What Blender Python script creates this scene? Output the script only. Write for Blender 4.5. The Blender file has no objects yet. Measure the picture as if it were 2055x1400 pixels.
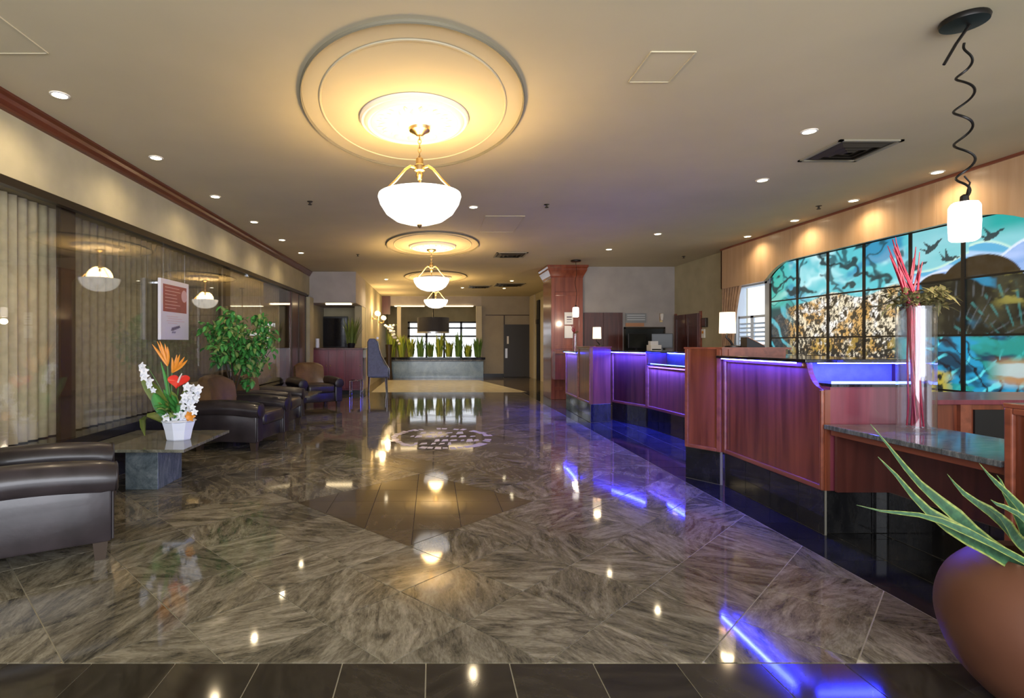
import bpy, bmesh, math, random
import numpy as np
from mathutils import Vector, Matrix
random.seed(7)
rng = np.random.default_rng(7)
S = bpy.context.scene
COL = S.collection
PI = math.pi

# ------------------------------------------------------------------ camera
F = 1090.0            # focal length in pixels of the 2055 wide frame
VX, VY = 868.0, 688.0 # vanishing point of the hall
HC = 1.25             # camera height
cd = bpy.data.cameras.new('camera')
cam = bpy.data.objects.new('camera', cd)
COL.objects.link(cam)
cd.sensor_width = 36.0
cd.lens = F / 2055 * 36
cd.shift_x = (1027.5 - VX) / 2055
cd.shift_y = (VY - 700) / 2055
cd.clip_start = 0.05
cam.location = (0, 0, HC)
cam.rotation_euler = (PI / 2, 0, 0)
S.camera = cam

# ------------------------------------------------------------------ world, exposure
w = bpy.data.worlds.new('world'); S.world = w
w.use_nodes = True
bg = w.node_tree.nodes['Background']
bg.inputs[0].default_value = (0.90, 0.94, 1.0, 1)
bg.inputs[1].default_value = 1.25
S.view_settings.view_transform = 'Standard'
S.view_settings.look = 'None'
S.view_settings.exposure = 0.72
S.view_settings.gamma = 1.0
S.view_settings.use_curve_mapping = False

def lamp(name, kind, loc, energy, color, parent=None, size=0.05, rot=None, spot=None, size_y=None):
    l = bpy.data.lights.new(name, kind)
    l.energy = energy; l.color = color
    if kind == 'AREA':
        l.size = size
        if size_y: l.shape = 'RECTANGLE'; l.size_y = size_y
    else:
        l.shadow_soft_size = size
    if kind == 'SPOT':
        l.spot_size = math.radians(spot or 110); l.spot_blend = 1.0
    o = bpy.data.objects.new(name, l); COL.objects.link(o)
    o.location = loc
    if rot: o.rotation_euler = rot
    if parent: o.parent = parent
    return o

# daylight through the entrance glazing behind the viewer
DAY = lamp('entrance_daylight', 'AREA', (0.6, -2.3, 1.6), 255, (0.88, 0.91, 1.0), size=6.5, size_y=2.4, rot=(PI / 2, 0, 0))

# ------------------------------------------------------------------ materials
def nt(name):
    m = bpy.data.materials.new(name); m.use_nodes = True
    t = m.node_tree; return m, t, t.nodes, t.links, t.nodes['Principled BSDF']

def simple(name, col, rough=0.5, metal=0.0, coat=0.0, spec=0.5, var=0.0, scale=8.0, bump=0.0, emit=None, es=0.0, trans=0.0, ior=1.45):
    m, t, N, L, p = nt(name)
    p.inputs['Base Color'].default_value = (*col, 1)
    p.inputs['Roughness'].default_value = rough
    p.inputs['Metallic'].default_value = metal
    p.inputs['Coat Weight'].default_value = coat
    p.inputs['Coat Roughness'].default_value = 0.08
    p.inputs['Specular IOR Level'].default_value = spec
    p.inputs['Transmission Weight'].default_value = trans
    p.inputs['IOR'].default_value = ior
    if emit:
        p.inputs['Emission Color'].default_value = (*emit, 1)
        p.inputs['Emission Strength'].default_value = es
    if var or bump:
        tc = N.new('ShaderNodeTexCoord'); nz = N.new('ShaderNodeTexNoise')
        nz.inputs['Scale'].default_value = scale; nz.inputs['Detail'].default_value = 5
        L.new(tc.outputs['Object'], nz.inputs['Vector'])
        if var:
            cr = N.new('ShaderNodeValToRGB')
            cr.color_ramp.elements[0].position = 0.3; cr.color_ramp.elements[1].position = 0.7
            cr.color_ramp.elements[0].color = (*[c * (1 - var) for c in col], 1)
            cr.color_ramp.elements[1].color = (*[min(1, c * (1 + var)) for c in col], 1)
            L.new(nz.outputs['Fac'], cr.inputs[0]); L.new(cr.outputs[0], p.inputs['Base Color'])
        if bump:
            b = N.new('ShaderNodeBump'); b.inputs['Strength'].default_value = bump; b.inputs['Distance'].default_value = 0.01
            L.new(nz.outputs['Fac'], b.inputs['Height']); L.new(b.outputs[0], p.inputs['Normal'])
    return m

def wood(name, c1, c2, axis='Z', rough=0.3, coat=0.3, scale=1.0):
    m, t, N, L, p = nt(name)
    tc = N.new('ShaderNodeTexCoord'); mp = N.new('ShaderNodeMapping')
    sc = {'X': (0.6, 9, 9), 'Y': (9, 0.6, 9), 'Z': (9, 9, 0.6)}[axis]
    mp.inputs['Scale'].default_value = [s * scale for s in sc]
    n1 = N.new('ShaderNodeTexNoise'); n1.inputs['Scale'].default_value = 1.6; n1.inputs['Detail'].default_value = 7; n1.inputs['Distortion'].default_value = 0.6
    cr = N.new('ShaderNodeValToRGB')
    cr.color_ramp.elements[0].position = 0.28; cr.color_ramp.elements[0].color = (*c1, 1)
    cr.color_ramp.elements[1].position = 0.72; cr.color_ramp.elements[1].color = (*c2, 1)
    L.new(tc.outputs['Object'], mp.inputs[0]); L.new(mp.outputs[0], n1.inputs['Vector'])
    L.new(n1.outputs['Fac'], cr.inputs[0]); L.new(cr.outputs[0], p.inputs['Base Color'])
    p.inputs['Roughness'].default_value = rough; p.inputs['Coat Weight'].default_value = coat; p.inputs['Coat Roughness'].default_value = 0.12
    return m

def marble(name, dark, mid, light, rough=0.09, sc=1.0, rand=True):
    m, t, N, L, p = nt(name)
    tc = N.new('ShaderNodeTexCoord')
    vec = tc.outputs['Object']
    if rand:
        oi = N.new('ShaderNodeObjectInfo')
        ml = N.new('ShaderNodeMath'); ml.operation = 'MULTIPLY'; ml.inputs[1].default_value = 6.283
        vr = N.new('ShaderNodeVectorRotate'); vr.rotation_type = 'Z_AXIS'
        L.new(oi.outputs['Random'], ml.inputs[0]); L.new(ml.outputs[0], vr.inputs['Angle']); L.new(vec, vr.inputs['Vector'])
        ad = N.new('ShaderNodeVectorMath'); ad.operation = 'ADD'
        m2 = N.new('ShaderNodeMath'); m2.operation = 'MULTIPLY'; m2.inputs[1].default_value = 37.0
        cx = N.new('ShaderNodeCombineXYZ')
        L.new(oi.outputs['Random'], m2.inputs[0]); L.new(m2.outputs[0], cx.inputs[0]); L.new(m2.outputs[0], cx.inputs[1])
        L.new(vr.outputs[0], ad.inputs[0]); L.new(cx.outputs[0], ad.inputs[1]); vec = ad.outputs[0]
    mp = N.new('ShaderNodeMapping'); mp.inputs['Scale'].default_value = (1.0 * sc, 3.2 * sc, 1 * sc)
    L.new(vec, mp.inputs[0])
    n1 = N.new('ShaderNodeTexNoise'); n1.inputs['Scale'].default_value = 2.2; n1.inputs['Detail'].default_value = 9; n1.inputs['Roughness'].default_value = 0.62; n1.inputs['Distortion'].default_value = 2.2
    L.new(mp.outputs[0], n1.inputs['Vector'])
    n2 = N.new('ShaderNodeTexNoise'); n2.inputs['Scale'].default_value = 15; n2.inputs['Detail'].default_value = 6; n2.inputs['Distortion'].default_value = 1.8; n2.inputs['Roughness'].default_value = 0.7
    L.new(mp.outputs[0], n2.inputs['Vector'])
    mx = N.new('ShaderNodeMath'); mx.operation = 'MULTIPLY_ADD'; mx.inputs[1].default_value = 0.36; 
    L.new(n2.outputs['Fac'], mx.inputs[0]); 
    hf = N.new('ShaderNodeMath'); hf.operation = 'MULTIPLY'; hf.inputs[1].default_value = 0.70
    L.new(n1.outputs['Fac'], hf.inputs[0]); L.new(hf.outputs[0], mx.inputs[2])
    cr = N.new('ShaderNodeValToRGB'); e = cr.color_ramp.elements
    e[0].position = 0.40; e[0].color = (*dark, 1)
    e[1].position = 0.66; e[1].color = (*light, 1)
    k = e.new(0.52); k.color = (*mid, 1)
    L.new(mx.outputs[0], cr.inputs[0])
    if rand:
        hv = N.new('ShaderNodeHueSaturation')
        mr = N.new('ShaderNodeMapRange'); mr.inputs['To Min'].default_value = 0.72; mr.inputs['To Max'].default_value = 1.25
        L.new(oi.outputs['Random'], mr.inputs['Value']); L.new(mr.outputs[0], hv.inputs['Value'])
        L.new(cr.outputs[0], hv.inputs['Color']); L.new(hv.outputs[0], p.inputs['Base Color'])
    else:
        L.new(cr.outputs[0], p.inputs['Base Color'])
    p.inputs['Roughness'].default_value = rough
    return m

def emis(name, col, s, base=None):
    m, t, N, L, p = nt(name)
    p.inputs['Base Color'].default_value = (*(base or col), 1)
    p.inputs['Emission Color'].default_value = (*col, 1)
    p.inputs['Emission Strength'].default_value = s
    p.inputs['Roughness'].default_value = 0.4
    return m

def bowl_glass(name, col, s):
    m, t, N, L, p = nt(name)
    tc = N.new('ShaderNodeTexCoord'); nz = N.new('ShaderNodeTexNoise')
    nz.inputs['Scale'].default_value = 9; nz.inputs['Detail'].default_value = 4; nz.inputs['Distortion'].default_value = 1.2
    L.new(tc.outputs['Object'], nz.inputs['Vector'])
    cr = N.new('ShaderNodeValToRGB')
    cr.color_ramp.elements[0].position = 0.35; cr.color_ramp.elements[0].color = (*[c * 0.72 for c in col], 1)
    cr.color_ramp.elements[1].position = 0.6; cr.color_ramp.elements[1].color = (*col, 1)
    L.new(nz.outputs['Fac'], cr.inputs[0]); L.new(cr.outputs[0], p.inputs['Emission Color'])
    p.inputs['Emission Strength'].default_value = s
    p.inputs['Base Color'].default_value = (*col, 1); p.inputs['Roughness'].default_value = 0.25
    return m

def clear_glass(name, tint=(0.86, 0.9, 0.88), f0=0.06, rough=0.0):
    m, t, N, L, p = nt(name)
    N.remove(p)
    out = N['Material Output']
    lw = N.new('ShaderNodeLayerWeight'); lw.inputs['Blend'].default_value = 0.5
    pw = N.new('ShaderNodeMath'); pw.operation = 'POWER'; pw.inputs[1].default_value = 4.0
    fr = N.new('ShaderNodeMath'); fr.operation = 'MULTIPLY_ADD'; fr.inputs[1].default_value = 1 - f0; fr.inputs[2].default_value = f0; fr.use_clamp = True
    L.new(lw.outputs['Facing'], pw.inputs[0]); L.new(pw.outputs[0], fr.inputs[0])
    tr = N.new('ShaderNodeBsdfTransparent'); tr.inputs[0].default_value = (*tint, 1)
    gl = N.new('ShaderNodeBsdfGlossy'); gl.inputs['Roughness'].default_value = rough
    mx = N.new('ShaderNodeMixShader')
    L.new(fr.outputs[0], mx.inputs[0]); L.new(tr.outputs[0], mx.inputs[1]); L.new(gl.outputs[0], mx.inputs[2])
    L.new(mx.outputs[0], out.inputs['Surface'])
    return m

def attr_emit(name, s, gloss=0.2):
    m, t, N, L, p = nt(name)
    a = N.new('ShaderNodeAttribute'); a.attribute_name = 'Col'
    L.new(a.outputs['Color'], p.inputs['Emission Color'])
    mul = N.new('ShaderNodeMixRGB'); mul.blend_type = 'MULTIPLY'; mul.inputs[0].default_value = 1; mul.inputs[2].default_value = (0.18, 0.18, 0.18, 1)
    L.new(a.outputs['Color'], mul.inputs[1]); L.new(mul.outputs[0], p.inputs['Base Color'])
    p.inputs['Emission Strength'].default_value = s; p.inputs['Roughness'].default_value = gloss
    return m

def leaf_stripe(name, edge, mid, dark, rough=0.35, band=0.0, margin=0.10):
    m, t, N, L, p = nt(name)
    uv = N.new('ShaderNodeUVMap'); sx = N.new('ShaderNodeSeparateXYZ')
    L.new(uv.outputs[0], sx.inputs[0])
    cr = N.new('ShaderNodeValToRGB'); e = cr.color_ramp.elements
    e[0].position = 0.0; e[0].color = (*edge, 1); e[1].position = 1.0; e[1].color = (*edge, 1)
    for ps, c in ((margin, edge), (margin + .06, mid), (0.5, dark), (0.94 - margin, mid), (1 - margin, edge)):
        k = e.new(ps); k.color = (*c, 1)
    L.new(sx.outputs[0], cr.inputs[0])
    if band:
        wv = N.new('ShaderNodeTexNoise'); wv.inputs['Scale'].default_value = 1.0; wv.inputs['Detail'].default_value = 3
        mp = N.new('ShaderNodeMapping'); mp.inputs['Scale'].default_value = (2, 26, 1)
        L.new(uv.outputs[0], mp.inputs[0]); L.new(mp.outputs[0], wv.inputs['Vector'])
        mx = N.new('ShaderNodeMixRGB'); mx.blend_type = 'MULTIPLY'; mx.inputs[0].default_value = band
        c2 = N.new('ShaderNodeValToRGB'); c2.color_ramp.elements[0].position = 0.42; c2.color_ramp.elements[1].position = 0.58
        c2.color_ramp.elements[0].color = (0.35, 0.45, 0.4, 1); c2.color_ramp.elements[1].color = (1.2, 1.2, 1.1, 1)
        L.new(wv.outputs['Fac'], c2.inputs[0]); L.new(cr.outputs[0], mx.inputs[1]); L.new(c2.outputs[0], mx.inputs[2])
        L.new(mx.outputs[0], p.inputs['Base Color'])
    else:
        L.new(cr.outputs[0], p.inputs['Base Color'])
    p.inputs['Roughness'].default_value = rough; p.inputs['Specular IOR Level'].default_value = 0.3
    return m

M = {}
M['ceiling'] = simple('ceiling_paint', (0.57, 0.50, 0.335), 0.85, var=0.05, scale=1.2)
M['wall'] = simple('wallpaper_beige', (0.42, 0.375, 0.245), 0.8, var=0.10, scale=3)
M['wall_grey'] = simple('wallpaper_grey', (0.40, 0.36, 0.33), 0.8, var=0.08, scale=3)
M['wall_far'] = simple('far_wall_paint', (0.36, 0.32, 0.26), 0.8, var=0.06, scale=3)
M['maple'] = wood('maple_veneer', (0.50, 0.31, 0.17), (0.62, 0.42, 0.26), 'Z', 0.4, 0.1, 0.6)
M['mahogany'] = wood('mahogany', (0.10, 0.022, 0.011), (0.26, 0.068, 0.029), 'Z', 0.32, 0.35)
M['mahogany_dark'] = wood('mahogany_dark', (0.06, 0.016, 0.012), (0.13, 0.034, 0.024), 'Z', 0.32, 0.3)
M['mahogany_h'] = wood('mahogany_rail', (0.15, 0.040, 0.022), (0.30, 0.085, 0.045), 'Y', 0.3, 0.4)
M['crown'] = wood('crown_wood', (0.085, 0.020, 0.009), (0.15, 0.038, 0.016), 'Y', 0.35, 0.3)
M['column'] = wood('column_wood', (0.17, 0.034, 0.015), (0.30, 0.072, 0.030), 'Z', 0.25, 0.5)
M['burgundy'] = wood('burgundy_wood', (0.13, 0.025, 0.040), (0.24, 0.050, 0.070), 'Z', 0.35, 0.3)
M['marble'] = marble('floor_marble', (0.048, 0.042, 0.028), (0.145, 0.126, 0.084), (0.275, 0.245, 0.175), 0.055)
M['brown_tile'] = marble('brown_tile', (0.07, 0.050, 0.028), (0.09, 0.066, 0.038), (0.115, 0.085, 0.05), 0.06)
M['entry_tile'] = marble('entry_tile', (0.022, 0.018, 0.012), (0.032, 0.026, 0.017), (0.045, 0.037, 0.025), 0.08)
M['black_tile'] = marble('black_tile', (0.010, 0.010, 0.011), (0.016, 0.016, 0.017), (0.028, 0.027, 0.026), 0.07)
M['grout'] = simple('grout', (0.42, 0.38, 0.28), 0.8)
M['grout_grey'] = simple('grout_dim', (0.19, 0.175, 0.14), 0.8)
M['mat_pale'] = simple('pale_entry_tile', (0.52, 0.47, 0.33), 0.25, var=0.12, scale=5)
M['granite_black'] = simple('black_granite', (0.014, 0.014, 0.018), 0.06, var=0.5, scale=60)
M['granite_grey'] = marble('grey_granite', (0.05, 0.055, 0.06), (0.11, 0.12, 0.125), (0.22, 0.23, 0.23), 0.08, 2.5, False)
M['granite_blue'] = marble('blue_granite', (0.11, 0.18, 0.26), (0.16, 0.25, 0.35), (0.23, 0.33, 0.43), 0.16, 0.7, False)
M['granite_base'] = marble('pedestal_granite', (0.065, 0.085, 0.095), (0.11, 0.14, 0.155), (0.19, 0.22, 0.235), 0.2, 2.0, False)
M['granite_green'] = marble('table_granite', (0.05, 0.055, 0.045), (0.13, 0.13, 0.10), (0.24, 0.23, 0.18), 0.06, 3, False)
M['leather'] = simple('brown_leather', (0.027, 0.021, 0.023), 0.32, var=0.3, scale=7, bump=0.25, coat=0.15)
M['leather_back'] = simple('cognac_leather', (0.13, 0.072, 0.032), 0.34, var=0.3, scale=6, bump=0.25)
M['leather_edge'] = simple('dark_leather', (0.018, 0.013, 0.013), 0.4)
M['black'] = simple('black_plastic', (0.012, 0.012, 0.014), 0.35)
M['black_metal'] = simple('black_metal', (0.02, 0.018, 0.016), 0.35, 0.6)
M['bronze'] = simple('bronze_rail', (0.035, 0.026, 0.016), 0.35, 0.5)
M['darkbrown'] = simple('dark_brown_frame', (0.045, 0.030, 0.020), 0.4)
M['brass'] = simple('brass', (0.60, 0.43, 0.20), 0.28, 1.0)
M['chrome'] = simple('chrome', (0.75, 0.77, 0.82), 0.18, 1.0)
M['white'] = simple('white_paint', (0.82, 0.80, 0.76), 0.5)
M['plaster'] = simple('plaster', (0.78, 0.72, 0.64), 0.6)
M['ring_shade'] = simple('ring_shade', (0.20, 0.175, 0.115), 0.7)  # darker base colour paints in the shade on the ring's unlit face
M['ring_plaster'] = simple('ring_plaster', (0.60, 0.53, 0.42), 0.7)
M['white_gloss'] = simple('white_ceramic', (0.74, 0.78, 0.88), 0.25)
M['curtain_beige'] = simple('beige_curtain', (0.66, 0.58, 0.40), 0.9, var=0.12, scale=14)
M['curtain_grey'] = simple('grey_curtain', (0.32, 0.28, 0.20), 0.9, var=0.2, scale=14)
M['drape'] = simple('brown_drape', (0.36, 0.22, 0.13), 0.85, var=0.2, scale=12)
M['glass'] = clear_glass('window_glass', (0.95, 0.95, 0.92), 0.06)
M['pane_far'] = clear_glass('clear_pane', (0.97, 0.98, 0.98), 0.04)
M['vase_glass'] = clear_glass('vase_glass', (0.96, 0.97, 0.99), 0.06)
M['led'] = emis('blue_led', (0.016, 0.022, 1.0), 260)
M['led_bay'] = emis('bay_blue_led', (0.016, 0.022, 1.0), 260)
M['led_pale'] = emis('pale_blue_led', (0.05, 0.11, 1.0), 14)
M['bowl'] = bowl_glass('alabaster_glass', (1.0, 0.96, 0.89), 0.9)
M['shade'] = emis('lit_shade', (1.0, 0.80, 0.55), 0.9)
M['pend_shade'] = emis('pendant_glass', (1.0, 0.90, 0.84), 1.3)
M['globe'] = emis('lit_globe', (1.0, 0.78, 0.42), 3.0)
M['bulb'] = emis('downlight_lens', (1.0, 0.86, 0.58), 14.0)
M['light_bar'] = emis('light_bar', (1.0, 0.78, 0.45), 3.5)
M['slate'] = simple('slate_blue_fabric', (0.13, 0.15, 0.24), 0.6, var=0.15, scale=20)
M['lilac'] = simple('pale_lilac_projection', (0.62, 0.58, 0.68), 0.25)  # light of the projected emblem given as a flat pale colour
M['poster'] = simple('poster_paper', (0.62, 0.60, 0.66), 0.3)
M['poster_red'] = simple('poster_red', (0.27, 0.055, 0.055), 0.4, var=0.15, scale=6)
M['poster_ink'] = simple('poster_ink', (0.10, 0.08, 0.13), 0.5)
M['poster_pale'] = simple('poster_text', (0.58, 0.36, 0.34), 0.5)
M['terracotta'] = simple('terracotta', (0.105, 0.040, 0.021), 0.5, var=0.18, scale=3)
M['soil'] = simple('soil', (0.03, 0.02, 0.014), 0.95)
M['snake'] = leaf_stripe('snake_plant_leaf', (0.22, 0.25, 0.06), (0.036, 0.10, 0.038), (0.02, 0.066, 0.032), 0.5, 0.55)
M['ficus'] = leaf_stripe('ficus_leaf', (0.03, 0.15, 0.028), (0.05, 0.22, 0.045), (0.09, 0.32, 0.07), 0.35)
M['ficus_pale'] = leaf_stripe('ficus_pale_leaf', (0.15, 0.22, 0.05), (0.20, 0.30, 0.08), (0.28, 0.36, 0.12), 0.35)
M['grass'] = leaf_stripe('planter_leaf', (0.46, 0.50, 0.06), (0.30, 0.42, 0.05), (0.44, 0.50, 0.08), 0.45)
M['grass_dark'] = leaf_stripe('planter_dark_leaf', (0.10, 0.22, 0.05), (0.15, 0.29, 0.06), (0.12, 0.22, 0.05), 0.45)
M['olive'] = leaf_stripe('olive_leaf', (0.14, 0.18, 0.03), (0.11, 0.16, 0.03), (0.20, 0.24, 0.06), 0.4)
M['moss'] = leaf_stripe('moss_leaf', (0.17, 0.15, 0.05), (0.12, 0.14, 0.05), (0.24, 0.18, 0.09), 0.7)
M['orange'] = simple('orange_petal', (0.72, 0.27, 0.03), 0.45)
M['redflower'] = simple('red_spathe', (0.62, 0.035, 0.025), 0.2)
M['petal'] = simple('white_petal', (0.72, 0.74, 0.78), 0.5)
M['stem'] = simple('green_stem', (0.07, 0.14, 0.03), 0.5)
M['bark'] = simple('bark', (0.07, 0.05, 0.03), 0.8)
M['redstick'] = simple('red_stem', (0.36, 0.012, 0.045), 0.4, var=0.2, scale=30)
M['mural'] = attr_emit('stained_glass_paint', 0.68, 0.35)
M['lead'] = simple('black_lead', (0.012, 0.012, 0.012), 0.45)
M['paper'] = simple('white_paper', (0.75, 0.74, 0.74), 0.6)
M['screen'] = simple('dark_screen', (0.012, 0.014, 0.012), 0.3)
M['sign_grey'] = simple('sign_grey', (0.26, 0.27, 0.27), 0.4)
M['sign_line'] = simple('sign_line', (0.55, 0.57, 0.58), 0.4)
M['sign_orange'] = simple('sign_orange', (0.50, 0.24, 0.12), 0.5)
M['shutter'] = simple('shutter_white', (0.62, 0.70, 0.80), 0.5)
M['drum'] = simple('black_drum_fabric', (0.022, 0.022, 0.030), 0.75)
M['vent'] = simple('vent_dark', (0.05, 0.04, 0.028), 0.6)
M['vent_pale'] = simple('vent_blade', (0.30, 0.27, 0.20), 0.6)
M['door_dark'] = simple('charcoal_door', (0.045, 0.045, 0.052), 0.4)
M['steel'] = simple('brushed_steel', (0.6, 0.62, 0.65), 0.3, 0.9)
M['pale_post'] = simple('pale_post', (0.55, 0.50, 0.38), 0.6)

# ------------------------------------------------------------------ mesh builder
class MB:
    def __init__(s): s.v = []; s.f = []; s.uv = {}
    def add(s, vs, fs):
        b = len(s.v); s.v += [tuple(map(float, p)) for p in vs]; s.f += [tuple(b + i for i in f) for f in fs]; return s
    def box(s, x0, x1, y0, y1, z0, z1):
        return s.add([(x0, y0, z0), (x1, y0, z0), (x1, y1, z0), (x0, y1, z0), (x0, y0, z1), (x1, y0, z1), (x1, y1, z1), (x0, y1, z1)],
                     [(0, 3, 2, 1), (4, 5, 6, 7), (0, 1, 5, 4), (1, 2, 6, 5), (2, 3, 7, 6), (3, 0, 4, 7)])
    def prism(s, poly, z0, z1):
        n = len(poly)
        return s.add([(x, y, z0) for x, y in poly] + [(x, y, z1) for x, y in poly],
                     [tuple(range(n))[::-1], tuple(range(n, 2 * n))] + [(i, (i + 1) % n, n + (i + 1) % n, n + i) for i in range(n)])
    def extr(s, poly3, d):
        n = len(poly3); d = Vector(d)
        a = [Vector(p) for p in poly3]
        return s.add(a + [p + d for p in a],
                     [tuple(range(n))[::-1], tuple(range(n, 2 * n))] + [(i, (i + 1) % n, n + (i + 1) % n, n + i) for i in range(n)])
    def wall(s, P, Q, z0, z1, t, off=0.0):
        """box whose front face runs P->Q; thickness t goes to the inner side, off pushes the front outwards"""
        d = Vector((Q[0] - P[0], Q[1] - P[1])).normalized(); n = Vector((-d.y, d.x))
        p = Vector(P) - n * off; q = Vector(Q) - n * off
        return s.prism([p, q, q + n * t, p + n * t], z0, z1)
    def lathe(s, prof, c=(0, 0, 0), seg=32, sx=1.0, sy=1.0, cap=True):
        b = []; n = len(prof)
        for r, z in prof:
            for k in range(seg):
                a = 2 * PI * k / seg; b.append((c[0] + r * sx * math.cos(a), c[1] + r * sy * math.sin(a), c[2] + z))
        fs = [(i * seg + k, i * seg + (k + 1) % seg, (i + 1) * seg + (k + 1) % seg, (i + 1) * seg + k) for i in range(n - 1) for k in range(seg)]
        if cap:
            fs.append(tuple(range(seg))[::-1]); fs.append(tuple(range((n - 1) * seg, n * seg)))
        return s.add(b, fs)
    def tube(s, pts, r, seg=8, cap=True, sx=1.0):
        pts = [Vector(p) for p in pts]; n = len(pts); rr = r if hasattr(r, '__len__') else [r] * n
        up = None; b = []
        for i, p in enumerate(pts):
            t = (pts[min(i + 1, n - 1)] - pts[max(i - 1, 0)])
            if t.length < 1e-9: t = Vector((0, 0, 1))
            t.normalize()
            if up is None:
                up = Vector((0, 0, 1)) if abs(t.z) < 0.9 else Vector((1, 0, 0))
            sd = t.cross(up)
            if sd.length < 1e-6: sd = t.cross(Vector((0, 1, 0)))
            sd.normalize(); up2 = sd.cross(t).normalized(); up = up2
            for k in range(seg):
                a = 2 * PI * k / seg; b.append(p + sd * (math.cos(a) * rr[i] * sx) + up2 * (math.sin(a) * rr[i]))
        fs = [(i * seg + k, i * seg + (k + 1) % seg, (i + 1) * seg + (k + 1) % seg, (i + 1) * seg + k) for i in range(n - 1) for k in range(seg)]
        if cap: fs += [tuple(range(seg))[::-1], tuple(range((n - 1) * seg, n * seg))]
        return s.add(b, fs)
    def ribbon(s, pts, widths, side, fold=0.15):
        """leaf blade: three columns with a folded midrib and UVs across/along"""
        pts = [Vector(p) for p in pts]; n = len(pts); b = len(s.v); side = Vector(side).normalized()
        for i, p in enumerate(pts):
            t = (pts[min(i + 1, n - 1)] - pts[max(i - 1, 0)]).normalized()
            sd = (side - t * side.dot(t)).normalized(); nn = sd.cross(t)
            wd = widths[i]
            for k, (u, q) in enumerate(((0, p - sd * wd + nn * wd * fold), (0.5, p), (1, p + sd * wd + nn * wd * fold))):
                s.uv[len(s.v)] = (u, i / (n - 1)); s.v.append(tuple(q))
        for i in range(n - 1):
            for k in range(2):
                a = b + i * 3 + k; s.f.append((a, a + 1, a + 4, a + 3))
        return s
    def ball(s, c, r, u=10, v=6, sx=1, sy=1, sz=1):
        pr = [(r * math.sin(PI * i / v), -r * math.cos(PI * i / v) * sz) for i in range(v + 1)]
        pr[0] = (r * 0.02, pr[0][1]); pr[-1] = (r * 0.02, pr[-1][1])
        return s.lathe(pr, c, u, sx, sy)
    def mesh(s, name, mat, smooth=False, bevel=0, bseg=2, recalc=True):
        me = bpy.data.meshes.new(name)
        me.from_pydata(s.v, [], s.f)
        bm = bmesh.new(); bm.from_mesh(me)
        if recalc and not s.uv: bmesh.ops.recalc_face_normals(bm, faces=bm.faces)
        if bevel:
            bmesh.ops.bevel(bm, geom=list(bm.edges), offset=bevel, segments=bseg, profile=0.5, affect='EDGES', clamp_overlap=True)
        if s.uv:
            ul = bm.loops.layers.uv.new('UVMap')
            for f in bm.faces:
                for l in f.loops: l[ul].uv = s.uv.get(l.vert.index, (0.5, 0.5))
        bm.to_mesh(me); bm.free()
        if smooth:
            me.shade_smooth(); me.set_sharp_from_angle(angle=math.radians(40))
        if mat: me.materials.append(M[mat] if isinstance(mat, str) else mat)
        return me
    def build(s, name, mat, parent=None, smooth=False, bevel=0, bseg=2, loc=None):
        return link(name, s.mesh(name, mat, smooth, bevel, bseg), parent, loc)

def link(name, me, parent=None, loc=None):
    o = bpy.data.objects.new(name, me); COL.objects.link(o)
    if parent: o.parent = parent
    if loc is not None: o.location = loc
    return o
def tag(o, label, cat, group=None, kind=None):
    o['label'] = label
    if cat: o['category'] = cat
    if group: o['group'] = group
    if kind: o['kind'] = kind
    return o
def thing(name, label, cat, loc=(0, 0, 0), rz=0.0, group=None, kind=None):
    o = bpy.data.objects.new(name, None); COL.objects.link(o)
    o.location = loc; o.rotation_euler = (0, 0, rz); o.empty_display_size = 0.1
    return tag(o, label, cat, group, kind)
def struct(o, label=None):
    o['kind'] = 'structure'
    if label: o['label'] = label
    return o
def copy_tree(o, parent=None):
    c = o.copy(); COL.objects.link(c)
    if parent is not None: c.parent = parent
    for ch in list(o.children): copy_tree(ch, c)
    return c
def B(x0, x1, y0, y1, z0, z1): return MB().box(x0, x1, y0, y1, z0, z1)

CZ = 2.97      # ceiling
XL = -2.97     # glass plane of the window wall
XR = 5.46      # wall behind reception
def ceil_pt(px, py):
    Y = F * (CZ - HC) / (VY - py); return ((px - VX) * Y / F, Y)
def clip(poly, a, b, c):
    """keep a*x+b*y<=c"""
    out = []
    for i in range(len(poly)):
        p, q = poly[i], poly[(i + 1) % len(poly)]
        dp, dq = a * p[0] + b * p[1] - c, a * q[0] + b * q[1] - c
        if dp <= 0: out.append(p)
        if dp * dq < 0:
            t = dp / (dp - dq); out.append((p[0] + t * (q[0] - p[0]), p[1] + t * (q[1] - p[1])))
    return out
def area(p): return 0.5 * abs(sum(p[i][0] * p[(i + 1) % len(p)][1] - p[(i + 1) % len(p)][0] * p[i][1] for i in range(len(p))))

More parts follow.
